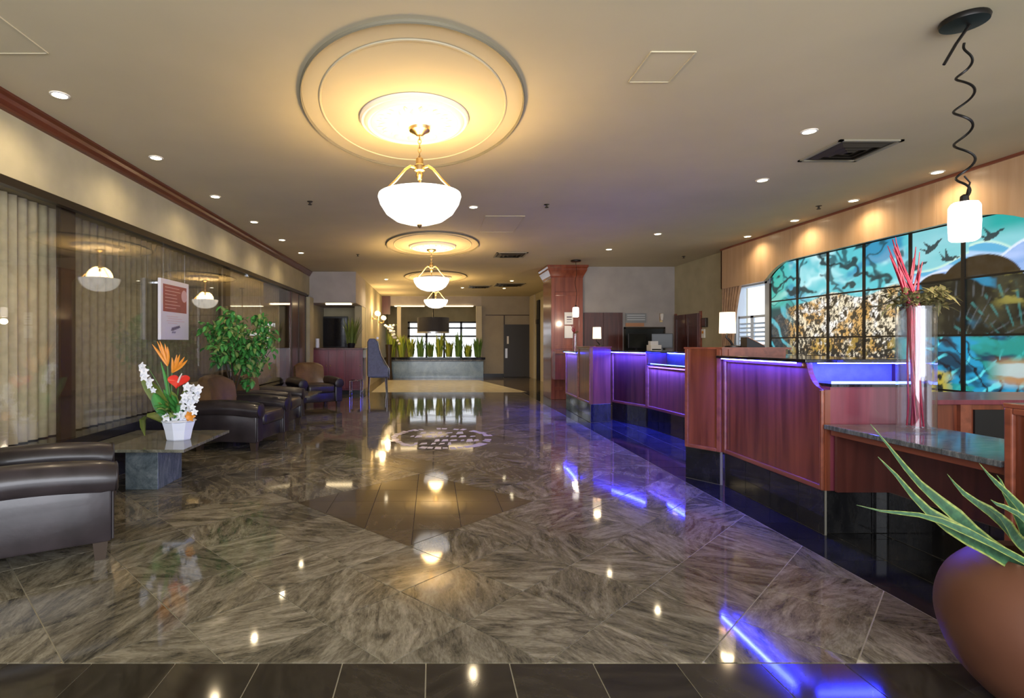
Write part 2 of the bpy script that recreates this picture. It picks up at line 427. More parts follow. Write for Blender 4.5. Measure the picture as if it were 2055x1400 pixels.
# ================================================================== SETTING
# ---- floor
floor = struct(B(-3.4, 6.2, -2.6, 24.5, -0.06, -0.004).build('floor', 'grout'), 'polished marble floor laid diagonally with black tile borders')
XB, YB = 2.28, 2.122   # edges of the black border
G = 0.0042
def tile(name, poly, mat, ztop=0.0):
    m = MB().prism(poly, ztop - 0.02, ztop); n = len(poly); sx, sy = random.gauss(0, .0011), random.gauss(0, .0011)
    cx, cy = sum(p[0] for p in poly) / n, sum(p[1] for p in poly) / n
    for i in range(n, 2 * n):
        x, y, z = m.v[i]; m.v[i] = (x, y, z + sx * (x - cx) + sy * (y - cy))
    return m.build(name, mat, floor)
U0, DU, V0, DV = 0.68, 0.63, 0.463, 0.607
DIA = (3.20, 5.09, 3.498, 5.319)
marbles = []
for i in range(-5, 32):
    for j in range(-5, 32):
        u0, u1, v0, v1 = U0 + i * DU + G, U0 + (i + 1) * DU - G, V0 + j * DV + G, V0 + (j + 1) * DV - G
        if DIA[0] < (u0 + u1) / 2 < DIA[1] and DIA[2] < (v0 + v1) / 2 < DIA[3]: continue
        P = [((u - v) / 2, (u + v) / 2) for u, v in ((u0, v0), (u1, v0), (u1, v1), (u0, v1))]
        P = clip(P, -1, 0, 2.96); P = clip(P, 1, 0, XB - G) if P else P
        P = clip(P, 0, -1, -(YB + G)) if P else P
        P = clip(P, 0, 1, 13.78) if P else P
        if len(P) < 3 or area(P) < 0.004: continue
        marbles.append((sum(p[1] for p in P) / len(P), P))
marbles.sort(key=lambda m: m[0])
for y, P in marbles[:298]: tile('marble_tile', P, 'marble')
mb = MB()
for y, P in marbles[298:]: mb.prism(P, -0.02, 0.0)
if mb.v: o = mb.build('distant_marble_tiles', 'marble', floor); o['kind'] = 'stuff'
T = 0.326
for i in range(-8, 8):
    for j in range(-8, 8):
        x0, y0 = -0.131 + i * T, 3.965 + j * T
        P = [(x0 + .0025, y0 + .0025), (x0 + T - .0025, y0 + .0025), (x0 + T - .0025, y0 + T - .0025), (x0 + .0025, y0 + T - .0025)]
        g = 0.004
        P = clip(P, 1, 1, DIA[1] - g); P = clip(P, -1, -1, -DIA[0] - g) if P else P
        P = clip(P, -1, 1, DIA[3] - g) if P else P; P = clip(P, 1, -1, -DIA[2] - g) if P else P
        if len(P) < 3 or area(P) < 0.002: continue
        tile('brown_tile', P, 'brown_tile')
# dark grout bed of the diamond
MB().prism([((u - v) / 2, (u + v) / 2) for u, v in ((DIA[0] + .005, DIA[2] + .005), (DIA[1] - .005, DIA[2] + .005), (DIA[1] - .005, DIA[3] - .005), (DIA[0] + .005, DIA[3] - .005))], -0.003, -0.001).build('dark_grout', 'soil', floor)
MB().box(XB + .002, 6.1, -2.5, 13.8, -0.0039, -0.003).build('dim_grout', 'grout', floor)
x_line0 = (185 - VX) * YB / F
for j in range(5):
    y1 = YB - j * T - G; y0 = YB - (j + 1) * T + G
    for i in range(-14, 12):
        x0 = x_line0 + i * T * 1.0
        if j >= 2: continue
        if x0 + T > XB + 0.1 and j < 0: continue
        tile('black_tile', [(x0 + .0025, y0), (x0 + T - .0025, y0), (x0 + T - .0025, y1), (x0 + .0025, y1)], 'entry_tile')
for j in range(0, 36):
    for i in range(0, 4):
        x0 = XB + i * T; y0 = YB + j * 0.334
        tile('black_tile', [(x0 + G, y0 + G), (x0 + T - G * .5, y0 + G), (x0 + T - G * .5, y0 + .334 - G * .5), (x0 + G, y0 + .334 - G * .5)], 'black_tile')
o = B(3.6, 6.0, 1.5, 13.7, -0.02, -0.001).build('staff_flooring', 'black_tile', floor)
o = B(-3.2, 6.0, -2.5, 1.46, -0.02, -0.001).build('entrance_flooring', 'black_tile', floor)
# pale tiles at the far end
MB().prism([(-1.55, 13.85), (2.42, 13.85), (1.55, 18.3), (-1.55, 18.3)], -0.02, 0.0).build('pale_floor_field', 'mat_pale', floor)
mb = MB(); mb.prism([(-3.2, 13.82), (-1.56, 13.82), (-1.56, 18.3), (-3.2, 18.3)], -0.02, 0.0)
mb.prism([(2.44, 13.82), (5, 13.82), (5, 18.3), (1.57, 18.3)], -0.02, 0.0); mb.box(-3.2, 5, 18.32, 24.3, -0.02, 0.0)
mb.build('far_dark_flooring', 'brown_tile', floor)
# projected light emblem, its glow drawn as pale lilac strokes on the floor
em = thing('projected_emblem', 'pale lilac strokes standing in for an oval emblem projected in light on the marble floor', 'emblem', (0.12, 7.2, 0))
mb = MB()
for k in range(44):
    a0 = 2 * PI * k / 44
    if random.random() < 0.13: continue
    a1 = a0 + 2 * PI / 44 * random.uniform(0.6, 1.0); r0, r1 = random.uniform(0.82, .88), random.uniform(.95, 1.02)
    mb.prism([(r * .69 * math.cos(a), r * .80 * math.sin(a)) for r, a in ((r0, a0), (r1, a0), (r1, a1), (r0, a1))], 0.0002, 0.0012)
mb.build('projected_emblem_ring', 'lilac', em)['kind'] = 'stuff'
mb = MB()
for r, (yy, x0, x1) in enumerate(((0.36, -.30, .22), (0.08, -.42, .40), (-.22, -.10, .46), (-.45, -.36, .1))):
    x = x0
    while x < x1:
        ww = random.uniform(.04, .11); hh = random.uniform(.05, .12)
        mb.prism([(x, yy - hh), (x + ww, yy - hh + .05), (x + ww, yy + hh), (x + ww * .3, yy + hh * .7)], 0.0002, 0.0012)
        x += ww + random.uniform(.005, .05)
mb.build('projected_emblem_strokes', 'lilac', em)['kind'] = 'stuff'

# ---- ceiling
ceil = struct(B(-3.4, 6.2, -2.6, 20.2, CZ, CZ + 0.1).build('ceiling', 'ceiling'), 'flat beige plaster ceiling')

def access_hatch(name, poly, label, t=0.003, ww=0.004, mat='ceiling'):
    o = thing(name, label, 'hatch', (sum(p[0] for p in poly) / 4, sum(p[1] for p in poly) / 4, CZ))
    c = o.location
    mb = MB(); mb.prism([(x - c.x, y - c.y) for x, y in poly], -t, -0.0005); mb.build('hatch_panel', mat, o)
    mb = MB()
    for i in range(4):
        p, q = Vector(poly[i]) - c.xy, Vector(poly[(i + 1) % 4]) - c.xy
        d = (q - p).normalized(); n = Vector((-d.y, d.x)) * ww
        mb.prism([p - n, q - n, q + n, p + n], -t - 0.004, -0.0004)
    mb.build('hatch_frame', 'ceiling', o)
    return o
a, b = ceil_pt(1307, 103), ceil_pt(1394, 106); h = .37
access_hatch('access_hatch', [(a[0], a[1]), (b[0], a[1]), (b[0], a[1] + h), (a[0], a[1] + h)], 'square plaster access hatch in ceiling between chandelier and air vent')
access_hatch('access_hatch', [(-2.75, 2.75), (-2.28, 2.75), (-2.28, 3.22), (-2.75, 3.22)], 'square plaster access hatch by window wall before the first downlight')
access_hatch('access_hatch', [(0.72, 7.35), (1.25, 7.35), (1.25, 8.4), (0.72, 8.4)], 'long faint access hatch beside the second ceiling ring')

# ---- window wall (on the lounge side)
wl = struct(B(XL - 0.55, XL, -2.5, 13.1, 2.40, CZ).build('wall_left', 'wall'), 'beige papered bulkhead above the curtained glass wall')
B(XL - 0.55, XL - 0.35, -2.5, 13.1, 0, 2.40).build('outer_panel', 'wall_grey', wl)
B(XL - 0.35, XL + 0.008, -2.5, 13.1, 0, 0.46).build('dark_plinth', 'granite_black', wl)
struct(B(XL + .001, XL + 0.10, 12.7, 13.1, 0, 2.33).build('trim_10', 'wall'), 'beige pilaster at the end of glass wall')
t1 = MB()
prof = [(0, 0), (.075, 0), (.075, -.018), (.055, -.035), (.045, -.06), (.022, -.085), (.022, -.105), (0, -.112)]
t1.extr([(XL + x, -2.5, CZ + z) for x, z in prof], (0, 15.6, 0))
struct(t1.build('trim_1', 'crown', smooth=False), 'mahogany crown moulding along the bulkhead')
t2 = MB(); t2.box(XL - .05, XL + .035, -2.5, 12.7, 2.352, 2.402); t2.box(XL + .0, XL + .055, -2.5, 12.7, 2.335, 2.354)
struct(t2.build('trim_2', 'bronze'), 'dark bronze head rail of the glass wall')
win = bpy.data.objects.new('window_1', None); COL.objects.link(win); struct(win, 'frameless glass wall with curtains behind it')
edges = [-2.5, -0.3, 2.0, 4.30, 6.9, 9.4, 11.34]
for a, b in zip(edges, edges[1:]):
    B(XL - .006, XL + .006, a + .004, b - .004, 0.46, 2.352).build('pane', 'glass', win)
for yy in (4.52, 8.05, 11.46):
    B(XL - .10, XL - .06, yy - .09, yy + .09, 0.46, 2.40).build('mullion', 'darkbrown', win)
B(XL - .06, XL + .01, 11.36, 12.68, 0.0, 2.36).build('end_panel', 'mahogany_dark', win)
for yy in (3.4, 8.7):
    B(XL - .02, XL + .02, yy - .02, yy + .02, 2.31, 2.352).build('glass_clip', 'chrome', win)
for yy in (11.40, 12.02, 12.64):
    B(XL - .02, XL + .022, yy - .035, yy + .035, 0.0, 2.36).build('panel_stile', 'darkbrown', win)

def curtain(name, y0, y1, mat, label, x=XL - 0.26, amp=0.035, pitch=0.11, z0=0.47, z1=2.39):
    mb = MB(); n = int((y1 - y0) / pitch * 8); vs = []
    for lay in (0, 1):
        for k in range(n + 1):
            yy = y0 + (y1 - y0) * k / n
            ph = yy / pitch * 2 * PI + 0.9 * math.sin(yy * 3.1) + 0.5 * math.sin(yy * 7.7)
            for z in (z0, z1):
                fl = 1.0 if z == z0 else 0.7
                vs.append((x + amp * fl * math.sin(ph) * (0.7 + 0.3 * math.sin(yy * 2.3)) + (0.006 if lay else 0), yy, z))
    m = 2 * (n + 1); fs = []
    for k in range(n):
        a = 2 * k; fs.append((a, a + 2, a + 3, a + 1)); fs.append((m + a, m + a + 1, m + a + 3, m + a + 2))
        fs.append((a, m + a, m + a + 2, a + 2)); fs.append((a + 1, a + 3, m + a + 3, m + a + 1))
    mb.add(vs, fs)
    o = mb.build(name, mat, smooth=True)
    return tag(o, label, 'curtain', 'curtains behind the glass wall')
curtain('curtain', 0.2, 4.66, 'curtain_beige', 'pale beige pleated curtain behind glass before the dark post')
curtain('curtain', 4.80, 8.15, 'curtain_grey', 'dim grey brown pleated curtain behind the hanging poster sign')
curtain('curtain', 8.3, 11.35, 'curtain_beige', 'beige pleated curtain behind the leafy ficus and far armchairs', pitch=.13)

# ---- wall behind reception
wr = MB()
wr.box(XR, XR + .2, 1.5, 8.80, 0, CZ); wr.box(XR, XR + .2, 8.80, 9.75, 2.28, CZ); wr.box(XR, XR + .2, 8.80, 9.75, 0, 0.55); wr.box(XR, XR + .2, 9.75, 13.3, 0, CZ)
wr = struct(wr.build('wall_right', 'wall'), 'beige wall behind the reception desks')
B(XR - .035, XR, 10.02, 10.16, 0, 2.28).build('lit_edge_strip', 'shutter', wr)  # pale strip colours in the window light falling on the wall edge
# window with shutters
w2 = struct(B(XR + .10, XR + .115, 8.80, 9.75, 0.55, 2.28).build('window_2', 'pane_far'), 'bright window with white shutters beside stained glass')
mb = MB(); mb.box(XR - .04, XR + .14, 8.74, 8.86, 0.5, 2.3); mb.box(XR - .04, XR + .14, 9.69, 9.78, 0.5, 2.3); mb.box(XR - .04, XR + .14, 8.8, 9.75, 2.22, 2.3); mb.box(XR - .06, XR + .14, 8.8, 9.75, 0.5, 0.58)
mb.build('window_frame', 'shutter', w2)
for k in range(2):
    y0 = 8.87 + k * .42
    f = MB(); f.box(XR - .0, XR + .03, y0, y0 + .035, .58, 1.72); f.box(XR, XR + .03, y0 + .37, y0 + .405, .58, 1.72); f.box(XR, XR + .03, y0, y0 + .405, 1.68, 1.72); f.box(XR, XR + .03, y0, y0 + .405, 1.14, 1.18)
    f = f.build('shutter', 'shutter', w2)
    for q in range(14):
        z = .62 + q * .074
        B(-.022, .022, y0 + .035, y0 + .37, -.004, .004).build('slat', 'shutter', f, loc=(XR + .015, 0, z)).rotation_euler = (0, .6, 0)
# drape
mb = MB(); n = 44; vs = []
for lay in (0, 1):
    for zi in range(9):
        z = 2.27 - (2.27 - 0.75) * zi / 8; s = zi / 8
        yR = 9.36 + .42 * s ** .8 * (1 - .2 * s); yL = 10.0
        for k in range(n + 1):
            yy = yL + (yR - yL) * k / n
            vs.append((XR - .13 + .03 * math.sin(k / n * 2 * PI * 7) + .008 * lay, yy, z))
m = 9 * (n + 1); fs = []
for zi in range(8):
    for k in range(n):
        a = zi * (n + 1) + k; fs.append((a, a + 1, a + n + 2, a + n + 1)); fs.append((m + a, m + a + n + 1, m + a + n + 2, m + a + 1))
mb.add(vs, fs); mb.v = mb.v
o = mb.build('drape', 'drape', smooth=True); tag(o, 'brown pleated drape tied back beside the bright shuttered window', 'curtain')
# light wood valance with curved lower edge
PX = 5.30
tr = bpy.data.objects.new('trim_3', None); COL.objects.link(tr); struct(tr, 'light wood valance above the stained glass with curved lower edge')
def lower_edge(y):
    if y > 8.66: return 2.24
    if y > 8.06: return 2.24 + .245 * math.sin((8.66 - y) / .60 * PI / 2) ** .8
    if y > 5.30: return 2.485
    if y > 4.6: return 2.485 - .26 * (1 - math.cos((5.30 - y) / .70 * PI / 2))
    return 2.225
cuts = [9.99, 8.05, 5.72, 3.4, 1.6]
for a, b in zip(cuts, cuts[1:]):
    ys = [a - .004 - (a - b - .008) * k / 24 for k in range(25)]
    poly = [(PX, y, lower_edge(y)) for y in ys] + [(PX, ys[-1], CZ), (PX, ys[0], CZ)]
    MB().extr(poly, (.05, 0, 0)).build('panel', 'maple', tr)
B(PX + .05, XR, 1.6, 9.99, 2.6, CZ).build('backing', 'darkbrown', tr)
B(PX - .012, PX + .05, 1.6, 9.99, CZ - .03, CZ).build('top_bead', 'mahogany_h', tr)
B(PX, XR, 9.95, 9.99, 2.24, CZ).build('end_return', 'maple', tr)

# ---- stained glass mural
def hsh(ix, iy, s):
    n = (ix * 374761393 + iy * 668265263 + s * 974711) & 0x7fffffff
    n = ((n ^ (n >> 13)) * 1274126177) & 0x7fffffff
    return ((n ^ (n >> 16)) & 0xffff) / 65535.0
def vnoise(x, y, s=0):
    ix = np.floor(x).astype(np.int64); iy = np.floor(y).astype(np.int64); fx = x - ix; fy = y - iy
    fx = fx * fx * (3 - 2 * fx); fy = fy * fy * (3 - 2 * fy)
    a, b, c, d = hsh(ix, iy, s), hsh(ix + 1, iy, s), hsh(ix, iy + 1, s), hsh(ix + 1, iy + 1, s)
    return (a + (b - a) * fx) * (1 - fy) + (c + (d - c) * fx) * fy
def fbm(x, y, s=0, o=4):
    r = 0; am = .5
    for k in range(o): r = r + am * vnoise(x * 2 ** k, y * 2 ** k, s + k); am *= .5
    return r / (1 - .5 ** o)
def mixc(a, b, t): t = np.clip(t, 0, 1)[..., None]; return a * (1 - t) + b * t
def C(*c): return np.array(c, float)
def sst(x, a, b): t = np.clip((x - a) / (b - a), 0, 1); return t * t * (3 - 2 * t)
BIRDS = [(2.79, 2.27, .085, .5), (2.98, 2.13, .075, -.1), (2.60, 2.09, .085, .2), (3.42, 2.28, .08, .3)]
def paint(a, z):
    """linear colour of the painted glass at distance a along the wall and height z"""
    wx = fbm(a * 1.3, z * 1.3, 11) ; wy = fbm(a * 1.3 + 9, z * 1.3 + 4, 12)
    sw = fbm(a * 1.1 + 2.2 * wx, z * 2.4 + 2.2 * wy, 3)
    teal, aqua, pale, deep = C(.02, .26, .27), C(.10, .52, .60), C(.48, .78, .84), C(.015, .20, .42)
    c = mixc(np.broadcast_to(teal, a.shape + (3,)), aqua, sst(sw, .3, .5)); c = mixc(c, pale, sst(sw, .54, .70))
    c = mixc(c, deep, sst(fbm(a * 2 + 5, z * 3, 21), .58, .72) * .8)
    c = mixc(c, C(.05, .42, .30), (1 - sst(a, .15, .65)) * .7)
    # dark boughs and flowing lines in the sky
    ln = np.abs(np.sin(10 * sw + 5 * a)); c = mixc(c, C(.01, .06, .08), (1 - sst(ln, .10, .32)) * .85 * (a < 2.55))
    br = np.abs(fbm(a * 1.6 + 1.5 * z, z * 2.6 - a, 5) - .5); c = mixc(c, C(.008, .03, .04), (1 - sst(br, .018, .05)) * (a < 2.5) * (z > 1.95) * .95)
    # sky behind the birds
    sky = mixc(np.broadcast_to(C(.16, .50, .56), a.shape + (3,)), C(.28, .60, .66), fbm(a * 3, z * 9, 8))
    sky = mixc(sky, C(.02, .36, .34), sst(z, 2.22, 2.4) * sst(a, 3.0, 3.5))
    k = sst(a, 2.48, 2.56); c = c * (1 - k[..., None]) + sky * k[..., None]
    # pale ridges
    r1 = 2.0 + .14 * np.sin(a * 2.6 - 6.6) + .06 * np.sin(a * 6) + .06 * (a > 3.2)
    r2 = 1.96 + .20 * np.exp(-((a - 3.75) / .42) ** 2) + .05 * np.sin(a * 7)
    mt = a > 2.5
    c = mixc(c, C(.50, .74, .66), sst(r1 - z, -.03, -.005) * mt)
    c = mixc(c, mixc(np.broadcast_to(C(.10, .38, .62), a.shape + (3,)), C(.38, .56, .80), sst(np.sin(z * 40 + a * 9), -.3, .8)), sst(r1 - z, 0, .01) * mt)
    c = mixc(c, C(.62, .72, .88), sst(r2 - z, -.02, 0) * mt); c = mixc(c, mixc(np.broadcast_to(C(.16, .32, .66), a.shape + (3,)), C(.42, .55, .86), fbm(a * 5, z * 14, 31)), sst(r2 - z, .012, .02) * mt)
    # dark rounded hills
    hh = np.maximum(1.80 + .20 * np.sqrt(np.clip(1 - ((a - 2.86) / .26) ** 2, 0, 1)), 1.80 + .33 * np.sqrt(np.clip(1 - ((a - 3.30) / .42) ** 2, 0, 1)))
    c = mixc(c, C(.030, .021, .011) + .02 * (fbm(a * 20, z * 20, 7)[..., None] - .5), sst(hh - z, 0, .012) * (a > 2.5))
    # gold and white thicket
    a0_, z0_ = a, z; a = a * 2.6; z = z * 2.2; fa = fbm(a * 7, z * 7, 40); base = mixc(np.broadcast_to(C(.78, .70, .52), a.shape + (3,)), C(.60, .36, .12), sst(fbm(a * 2.2, z * 3.4, 41), .42, .62))
    base = mixc(base, C(.86, .84, .80), sst(fbm(a * 3 + 7, z * 4, 42), .55, .7))
    dens = .47 - .10 * sst(1.9 - z0_, 0, 1.0)
    st = np.maximum.reduce([1 - sst(np.abs(fbm(a * 9 + 6 * z, z * 4.0 - 3 * a, 43 + q) - .5), .015, .055) for q in range(1)] + [1 - sst(np.abs(fbm(a * 9 - 7 * z, z * 4 + 2 * a, 55) - .5), .015, .05)])
    base = mixc(base, C(.012, .012, .010), st * .95); base = mixc(base, C(.02, .02, .016), sst(fbm(a * 11, z * 11, 60), dens + .10, dens + .15))
    a, z = a0_, z0_; low = sst(1.35 - z, 0, .05); base = mixc(base, C(.015, .018, .018), low * sst(fbm(a * 40, z * 40, 61), .45, .54) * .92)
    base = mixc(base, C(.55, .36, .06), low * sst(fbm(a * 4, z * 4, 62), .5, .6) * .5 * (fa > .5))
    edge1 = 1.90 + .05 * np.sin(a * 6) - .25 * (1 - sst(a, .1, .8))
    k = sst(edge1 - z, 0, .03) * (1 - sst(a, 2.3, 2.55)); c = mixc(c, base, k)
    # dim teal corner
    k = (1 - sst(a, .30, .62)) * sst(1.86 - z, 0, .1); cc = mixc(np.broadcast_to(C(.010, .030, .045), a.shape + (3,)), C(.08, .42, .52), sst(np.sin(14 * (a + z) + 6 * fbm(a * 3, z * 3, 70)), .55, .95)); c = mixc(c, cc, k * .92)
    # dark thicket with fans of leaves
    dk = mixc(np.broadcast_to(C(.006, .009, .008), a.shape + (3,)), C(.034, .036, .022), sst(fbm(a * 6, z * 6, 80), .4, .7))
    fx, fz = a - 3.05, z - 1.10; an = np.arctan2(fx, np.abs(fz) + .02); rad = np.hypot(fx, fz)
    fan = sst(np.sin(an * 46 + 3 * vnoise(rad * 5, an * 3, 81)), .70, .95) * (rad > .12) * (rad < .85)
    dk = mixc(dk, C(.12, .14, .16), fan * .5 * sst(fbm(a * 9, z * 9, 87), .4, .6))
    fx2, fz2 = a - 3.75, z - 1.05; an2 = np.arctan2(fx2, np.abs(fz2) + .02); fan2 = sst(np.sin(an2 * 34), .7, .95) * sst(fbm(a * 9, z * 9, 88), .42, .6) * (np.hypot(fx2, fz2) < .8)
    dk = mixc(dk, C(.04, .20, .20), fan2 * .7)
    blue = sst(np.sin(9 * (a * .8 + z * 1.1) + 5 * fbm(a * 2, z * 2, 82)), .60, .9) * sst(fbm(a * 3, z * 3, 83), .45, .6)
    dk = mixc(dk, C(.02, .22, .40), blue * .9)
    pine = sst(fbm(a * 8, z * 14, 84), .46, .6) * sst(a, 3.35, 3.6) * sst(z, 1.55, 1.66); dk = mixc(dk, C(.24, .22, .05), pine)
    k = sst(1.92 - z, 0, .02) * sst(a, 2.3, 2.5) * (z < hh + .02); c = mixc(c, dk, np.maximum(k, sst(a, 2.35, 2.5) * sst(1.86 - z, 0, .02)))
    # blue leaves low down
    lw = mixc(np.broadcast_to(C(.010, .045, .085), a.shape + (3,)), C(.02, .28, .50), sst(fbm(a * 3 + 4 * z, z * 4 - a, 90), .42, .55))
    lw = mixc(lw, C(.10, .62, .72), sst(np.sin(22 * (a - 1.2 * z) + 9 * fbm(a * 3.2, z * 3.2, 91)), .72, .95) * sst(fbm(a * 4, z * 4, 92), .4, .55))
    lw = mixc(lw, C(.01, .012, .02), 1 - sst(np.abs(np.sin(19 * (a + .7 * z) + 8 * fbm(a * 4, z * 4, 93))), .12, .36))
    lw = mixc(lw, C(.02, .30, .26), sst(fbm(a * 2, z * 5, 94), .58, .66) * .8)
    wtr = sst(a, 3.35, 3.6) * sst(z, .80, .9) * (1 - sst(z, 1.05, 1.14)); lw = mixc(lw, mixc(np.broadcast_to(C(.46, .54, .54), a.shape + (3,)), C(.42, .23, .10), sst(np.sin(z * 34 + 4 * fbm(a * 3, z * 3, 95)), .2, .7)), wtr * .9)
    k = sst(1.33 - z, 0, .03) * sst(a, 2.25, 2.5); c = mixc(c, lw, k)
    gl = sst(.92 - z + .1 * fbm(a * 3, 0 * z, 99), 0, .05) * (1 - sst(a, 2.9, 3.1)) * sst(a, 2.2, 2.4)
    c = mixc(c, mixc(np.broadcast_to(C(.42, .34, .05), a.shape + (3,)), C(.015, .02, .015), sst(fbm(a * 18, z * 18, 96), .44, .55)), gl)
    # birds
    for bx, bz, r, ang in BIRDS:
        dx, dz = a - bx, z - bz
        x = dx * math.cos(ang) + dz * math.sin(ang); y = -dx * math.sin(ang) + dz * math.cos(ang)
        body = (x / r) ** 2 + (y / (r * .34)) ** 2 < 1
        neck = ((x - r * 1.2) / (r * .5)) ** 2 + ((y - r * .18) / (r * .16)) ** 2 < 1
        wing = (np.abs(x + y * .35) < r * .34 * (1 - np.clip(y / (r * 1.5), 0, 1))) & (y > 0) & (y < r * 1.5)
        wing2 = (np.abs(x + .5 * r + y * .9) < r * .22 * (1 - np.clip(y / (r * 1.2), 0, 1))) & (y > 0) & (y < r * 1.2)
        k = (body | neck | wing | wing2).astype(float); c = mixc(c, C(.020, .034, .040), k * .95)
    return np.clip(c, 0, 1)

PG = 5.40
sg = thing('stained_glass_window', 'backlit stained glass scene of birds, hills and foliage under wooden valance', 'stained glass', (PG, 6.5, 0.15))
ycol = [8.67, 8.03, 7.41, 6.79, 6.13, 5.52, 4.90, 4.28]
zrow = [0.18, 0.755, 1.33, 1.905, 2.49]
for i in range(len(ycol) - 1):
    for j in range(4):
        y1, y0 = ycol[i] - .012, ycol[i + 1] + .012; z0, z1 = zrow[j] + .01, zrow[j + 1] - .01
        ny, nz = 52, 50
        ys = np.linspace(y1, y0, ny); zs = np.linspace(z0, z1, nz)
        YY, ZZ = np.meshgrid(ys, zs)
        if j == 3:
            top = np.array([min(2.48, lower_edge(y) + .03) for y in ys]); ZZ = z0 + (ZZ - z0) / (z1 - z0) * (top[None, :] - z0)
        col = paint(8.67 - YY, ZZ).reshape(-1, 3)
        P = np.stack([np.full(YY.size, 0.0), YY.ravel() - 6.5, ZZ.ravel() - .15], 1)
        idx = np.arange(ny * nz).reshape(nz, ny)
        Fq = np.stack([idx[:-1, :-1], idx[1:, :-1], idx[1:, 1:], idx[:-1, 1:]], -1).reshape(-1, 4)
        me = bpy.data.meshes.new('pane'); me.from_pydata(P.tolist(), [], Fq.tolist())
        at = me.color_attributes.new('Col', 'FLOAT_COLOR', 'POINT')
        at.data.foreach_set('color', np.concatenate([col, np.ones((len(col), 1))], 1).astype(np.float32).ravel())
        me.materials.append(M['mural'])
        link('pane', me, sg)
for y in ycol:
    B(-.012, .02, y - 6.5 - .020, y - 6.5 + .020, .03, 2.34 if y < 8.2 else 2.05).build('upright_bar', 'lead', sg)
for z in zrow:
    B(-.010, .02, ycol[-1] - 6.5, ycol[0] - 6.5, z - .15 - .010, z - .15 + .010).build('cross_bar', 'lead', sg)
B(.022, .05, ycol[-1] - 6.5, ycol[0] - 6.5, .03, 2.34).build('light_box', 'black', sg)
B(PG + .0, XR, 4.26, 8.69, 0, .15).build('mural_sill', 'mahogany_h', sg, loc=(-PG, -6.5, -.15))

# ---- back wall of reception
YBW = 12.25
wb = struct(B(3.3, XR, YBW, YBW + .2, 0, CZ).build('wall_back', 'wall_grey'), 'grey beige wall behind the far end of reception')
def door(name, x0, x1, y, z1, mat, label, n=2):
    o = thing(name, label, None, ((x0 + x1) / 2, y, 0), kind='structure')
    c = (x0 + x1) / 2; ww = (x1 - x0) / n
    for k in range(n):
        a = x0 - c + k * ww
        lf = B(a + .004, a + ww - .004, -.05, -.002, 0.005, z1).build('door_leaf', mat, o)
        f = MB()
        for (u0, u1, w0, w1) in ((a + .004, a + .09, .005, z1), (a + ww - .09, a + ww - .004, .005, z1), (a + .09, a + ww - .09, z1 - .1, z1), (a + .09, a + ww - .09, .9, 1.0)):
            f.box(u0, u1, -.062, -.05, w0, w1)
        f.build('rail', mat, lf)
    return o
door('door_1', 3.40, 4.27, YBW, 1.93, 'mahogany_dark', 'dark red panelled door pair beside wooden column')
o = B(-.04, .0, -.6, .6, 0, 1).mesh('x', 'black')
# double door on the right wall
d2 = thing('door_2', 'dark red double doors in the wall behind reception', None, (XR, 11.6, 0), kind='structure')
for k in range(2):
    a = -.52 + k * .53
    lf = B(-.05, -.002, a, a + .50, .005, 1.86).build('door_leaf', 'mahogany_dark', d2)
    f = MB()
    for (u0, u1, w0, w1) in ((a, a + .08, .005, 1.86), (a + .42, a + .50, .005, 1.86), (a + .08, a + .42, 1.77, 1.86), (a + .08, a + .42, .9, .99)): f.box(-.062, -.05, u0, u1, w0, w1)
    f.build('rail', 'mahogany_dark', lf)
B(-.03, 0, -.60, -.53, 0, 1.9).build('door_frame', 'mahogany_h', d2); B(-.03, 0, .53, .60, 0, 1.9).build('door_frame', 'mahogany_h', d2)
# service opening with printer
w3 = thing('window_3', 'dark service hatch in the back wall below the grey sign', None, (4.77, YBW, 0), kind='structure')
B(-.43, .43, -.012, -.004, .9, 1.57).build('dark_pane', 'screen', w3)
mb = MB(); mb.box(-.46, -.43, -.05, -.001, .86, 1.60); mb.box(.43, .46, -.05, -.001, .86, 1.60); mb.box(-.46, .46, -.05, -.001, 1.57, 1.61); mb.box(-.46, .46, -.09, -.001, .86, .9)
mb.build('window_frame', 'bronze', w3)
# grey sign
sn = thing('wall_sign', 'grey striped sign with orange band above the service hatch', 'sign', (4.58, YBW, 1.76))
B(-.23, .23, -.03, -.001, -.05, .16).build('board', 'sign_grey', sn)
for q in range(3): B(-.2, .2, -.034, -.03, .105 - q * .05, .125 - q * .05).build('print_line', 'sign_line', sn)
B(-.23, .18, -.028, -.001, -.14, -.06).build('orange_band', 'sign_orange', sn)

# ---- wooden column
colm = thing('wooden_column', 'tall reddish panelled wooden column with flared cap', 'column', (2.98, 12.3, 0))
B(-.35, .35, -.25, .6, 0, 2.72).build('shaft', 'column', colm, bevel=.006)
mb = MB(); mb.extr([(0, 0, 0)] * 0 or [(-.35, -.25, 2.70), (.35, -.25, 2.70), (.35, .6, 2.70), (-.35, .6, 2.70)], (0, 0, .02))
lv = [(.36, 2.70), (.37, 2.74), (.40, 2.80), (.43, 2.86), (.43, 2.90), (.455, 2.93), (.455, CZ)]
mb = MB(); vs = []
for e, z in lv:
    d = e - .35; vs += [(-.35 - d, -.25 - d, z), (.35 + d, -.25 - d, z), (.35 + d, .6 + d, z), (-.35 - d, .6 + d, z)]
fs = [(4 * i + k, 4 * i + (k + 1) % 4, 4 * i + 4 + (k + 1) % 4, 4 * i + 4 + k) for i in range(len(lv) - 1) for k in range(4)] + [(3, 2, 1, 0), tuple(range(4 * len(lv) - 4, 4 * len(lv)))]
mb.add(vs, fs); mb.build('cap', 'column', colm)
for a, b in ((-.35, -.27), (.27, .35)):
    B(a, b, -.272, -.25, 0, 2.70).build('stile', 'column', colm, bevel=.004)
